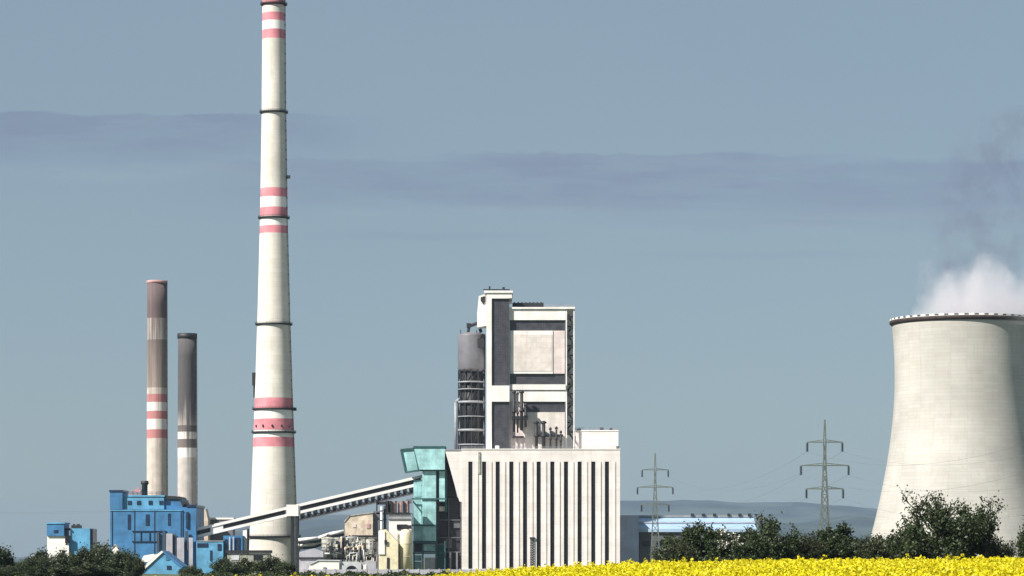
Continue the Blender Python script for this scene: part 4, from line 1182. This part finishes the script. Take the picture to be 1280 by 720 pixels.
# ------------------------------------------------------------------ flowering rape
def build_crop():
    rg = np.random.default_rng(5)
    N = 34000
    y = 48 + (172 - 48) * rg.uniform(0, 1, N) ** .8
    x = rg.uniform(-1, 1, N) * (.215 * y + 4)
    g = ground_z(x, y)
    patch = np.sin(x * .7 + y * .13) * .04 + np.sin(x * .23 - y * .31) * .05
    h = CROP - .12 + rg.normal(0, .06, N) + patch + (rg.uniform(0, 1, N) > .985) * rg.uniform(.1, .3, N)
    K = 17
    tall = rg.uniform(.10, .26, N)
    t = rg.uniform(-1, .2, (N, K)); a = rg.uniform(0, 6.283, (N, K)); rr = rg.uniform(.01, .10, (N, K)) * (1.1 + t * -.25)
    c = np.stack([x[:, None] + rr * np.cos(a), y[:, None] + rr * np.sin(a), (g + h)[:, None] + t * tall[:, None]], -1).reshape(-1, 3)
    n = len(c)
    u = rg.normal(size=(n, 3)); u /= np.linalg.norm(u, axis=1)[:, None]
    w = np.cross(u, rg.normal(size=(n, 3))); w /= np.linalg.norm(w, axis=1)[:, None]
    s = rg.uniform(.03, .06, (n, 1))
    V1 = np.stack([c - u * s, c + w * s, c + u * s, c - w * s], 1).reshape(-1, 3)
    # leaves and stalks
    M2 = 5
    zc = g[:, None] + (h - .2)[:, None] * rg.uniform(.35, 1, (N, M2))
    c2 = np.stack([x[:, None] + rg.normal(0, .09, (N, M2)), y[:, None] + rg.normal(0, .09, (N, M2)), zc], -1).reshape(-1, 3)
    n2 = len(c2)
    u = rg.normal(size=(n2, 3)); u /= np.linalg.norm(u, axis=1)[:, None]
    w = np.cross(u, rg.normal(size=(n2, 3))); w /= np.linalg.norm(w, axis=1)[:, None]
    s = rg.uniform(.05, .11, (n2, 1))
    V2 = np.stack([c2 - u * s, c2 + w * s * .5, c2 + u * s, c2 - w * s * .5], 1).reshape(-1, 3)
    e = np.array([.008, 0, 0])
    b0 = np.stack([x, y, g - .02], -1); b1 = np.stack([x, y, g + h - .1], -1)
    V3 = np.stack([b0 - e, b0 + e, b1 + e, b1 - e], 1).reshape(-1, 3)
    V = np.concatenate([V1, V2, V3]); nf = len(V) // 4
    me = bpy.data.meshes.new('rape_crop')
    me.vertices.add(len(V)); me.vertices.foreach_set('co', V.ravel().astype(np.float32))
    me.loops.add(len(V)); me.loops.foreach_set('vertex_index', np.arange(len(V), dtype=np.int32))
    me.polygons.add(nf); me.polygons.foreach_set('loop_start', np.arange(0, len(V), 4, dtype=np.int32))
    me.materials.append(M['petal']); me.materials.append(M['crop_green'])
    mi = np.ones(nf, np.int32); mi[:len(V1) // 4] = 0
    me.polygons.foreach_set('material_index', mi)
    me.update(); me.validate()
    o = bpy.data.objects.new('rape_crop', me); COL.objects.link(o)
    tag(o, 'bright yellow flowering rape crop along the bottom of the view', 'crop', kind='stuff')
build_crop()

# ------------------------------------------------------------------ light, sky, camera
SUN_AZ, SUN_EL = 52, 42                       # degrees left of straight behind the camera; height
w = bpy.data.worlds.new('World'); sc.world = w; w.use_nodes = True
nt = w.node_tree
for n in list(nt.nodes): nt.nodes.remove(n)
out = nt.nodes.new('ShaderNodeOutputWorld'); bg = nt.nodes.new('ShaderNodeBackground')
sky = nt.nodes.new('ShaderNodeTexSky'); sky.sky_type = 'NISHITA'; sky.sun_disc = False
sky.sun_elevation = R(SUN_EL); sky.sun_rotation = R(180 + SUN_AZ)
sky.air_density = 1.0; sky.dust_density = .4; sky.ozone_density = 1.6; sky.altitude = 200
# thin cloud banks, placed by direction (u = along the horizon, v = height above it)
tc = nt.nodes.new('ShaderNodeTexCoord'); sx = nt.nodes.new('ShaderNodeSeparateXYZ'); nt.links.new(tc.outputs['Generated'], sx.inputs[0])
ymax = math_node(nt, 'MAXIMUM', math_node(nt, 'ABSOLUTE', sx.outputs[1]), .05)
u = math_node(nt, 'DIVIDE', sx.outputs[0], ymax); vv = math_node(nt, 'DIVIDE', sx.outputs[2], ymax)
cv = nt.nodes.new('ShaderNodeCombineXYZ'); nt.links.new(u, cv.inputs[0]); nt.links.new(vv, cv.inputs[1])
nA = noise(nt, cv.outputs[0], 30, 7, .62, (.75, 1.2, 1)); nB = noise(nt, cv.outputs[0], 70, 7, .68, (.3, 1.8, 1)); nC = noise(nt, cv.outputs[0], 7, 3, .5, (.5, 1.5, 1))
def pu(px): return (px - 640) / F
def pv_(py): return (HZ - py) / F
def bank(u0, u1, top, bot, soft_top, soft_bot, wob, us=40):
    wv = math_node(nt, 'ADD', vv, math_node(nt, 'MULTIPLY', math_node(nt, 'SUBTRACT', nA, .5), wob / F))
    a = ramp(nt, wv, pv_(top), pv_(top) - soft_top / F)
    n = nt.nodes.new('ShaderNodeMapRange'); n.interpolation_type = 'SMOOTHSTEP'
    n.inputs['From Min'].default_value = pv_(bot) - soft_bot / F; n.inputs['From Max'].default_value = pv_(bot); nt.links.new(wv, n.inputs['Value'])
    f = math_node(nt, 'MULTIPLY', a, n.outputs[0])
    f = math_node(nt, 'MULTIPLY', f, ramp(nt, u, pu(u0) - us / F, pu(u0) + us / F))
    return math_node(nt, 'MULTIPLY', f, ramp(nt, u, pu(u1) + us / F, pu(u1) - us / F))
banks = [(bank(-900, 400, 141, 172, 4, 40, 34, 120), .8), (bank(-900, 330, 172, 190, 12, 36, 50, 120), .40), (bank(300, 760, 197, 232, 6, 48, 40, 150), .75),
         (bank(560, 1010, 190, 238, 4, 44, 46, 90), .85), (bank(900, 1600, 196, 250, 9, 44, 46, 140), .7), (bank(430, 640, 289, 294, 5, 9, 10, 90), .42),
         (bank(790, 1130, 268, 282, 8, 14, 16, 120), .36), (bank(820, 1100, 312, 318, 6, 8, 10, 80), .22)]
lights = [(bank(780, 1060, 276, 286, 8, 12, 18, 120), .6), (bank(850, 1010, 198, 206, 6, 9, 18, 80), .7), (bank(360, 700, 255, 264, 10, 16, 26, 150), .5), (bank(1000, 1400, 252, 268, 8, 14, 24, 120), .5), (bank(-300, 300, 200, 216, 10, 18, 26, 150), .4)]
lt = None
for f, k in lights:
    f = math_node(nt, 'MULTIPLY', f, k); lt = f if lt is None else math_node(nt, 'MAXIMUM', lt, f)
lt = math_node(nt, 'MULTIPLY', lt, ramp(nt, nB, .35, .68))
cl = None
for f, k in banks:
    f = math_node(nt, 'MULTIPLY', f, k)
    cl = f if cl is None else math_node(nt, 'MAXIMUM', cl, f)
cl = math_node(nt, 'MULTIPLY', cl, math_node(nt, 'ADD', .42, math_node(nt, 'MULTIPLY', ramp(nt, nB, .32, .66), .53)))
base = mixc(nt, 1.0, sky.outputs[0], (.66, .79, .90), 'MULTIPLY')
base = mixc(nt, .66, base, (3.52, 4.42, 4.98))          # thin even veil of high cloud
base = mixc(nt, math_node(nt, 'MULTIPLY', ramp(nt, nC, .3, .7), .35), base, (1.10, 1.05, 1.0), 'MULTIPLY')
skyc = mixc(nt, cl, base, (.80, .745, .86), 'MULTIPLY')
skyc = mixc(nt, lt, skyc, (1.2, 1.14, 1.08), 'MULTIPLY')
nt.links.new(skyc, bg.inputs['Color']); bg.inputs['Strength'].default_value = .05
nt.links.new(bg.outputs[0], out.inputs['Surface'])

sl = bpy.data.lights.new('sun', 'SUN'); sl.energy = 4.6; sl.angle = R(.5); sl.color = (1, .952, .88)
so = bpy.data.objects.new('sun', sl); COL.objects.link(so)
d = Vector((-math.sin(R(SUN_AZ)) * math.cos(R(SUN_EL)), -math.cos(R(SUN_AZ)) * math.cos(R(SUN_EL)), math.sin(R(SUN_EL))))
so.rotation_euler = d.to_track_quat('Z', 'Y').to_euler()
so.location = d * 200

cam = bpy.data.cameras.new('camera'); co = bpy.data.objects.new('camera', cam); COL.objects.link(co)
co.location = (0, 0, CZ); co.rotation_euler = (R(90), 0, 0)
cam.sensor_width = 36; cam.lens = 36 * F / 1280; cam.shift_y = (HZ - 360) / 1280
cam.clip_start = .5; cam.clip_end = 40000
sc.camera = co

sc.render.engine = 'CYCLES'
cy = sc.cycles
cy.use_denoising = True; cy.max_bounces = 6; cy.diffuse_bounces = 3; cy.glossy_bounces = 2; cy.transmission_bounces = 2; cy.volume_bounces = 2
cy.volume_step_rate = 1.0; cy.volume_max_steps = 128
cy.sample_clamp_indirect = 8
vs = sc.view_settings
vs.view_transform = 'Standard'; vs.look = 'None'; vs.gamma = 1; vs.use_curve_mapping = False; vs.exposure = .88
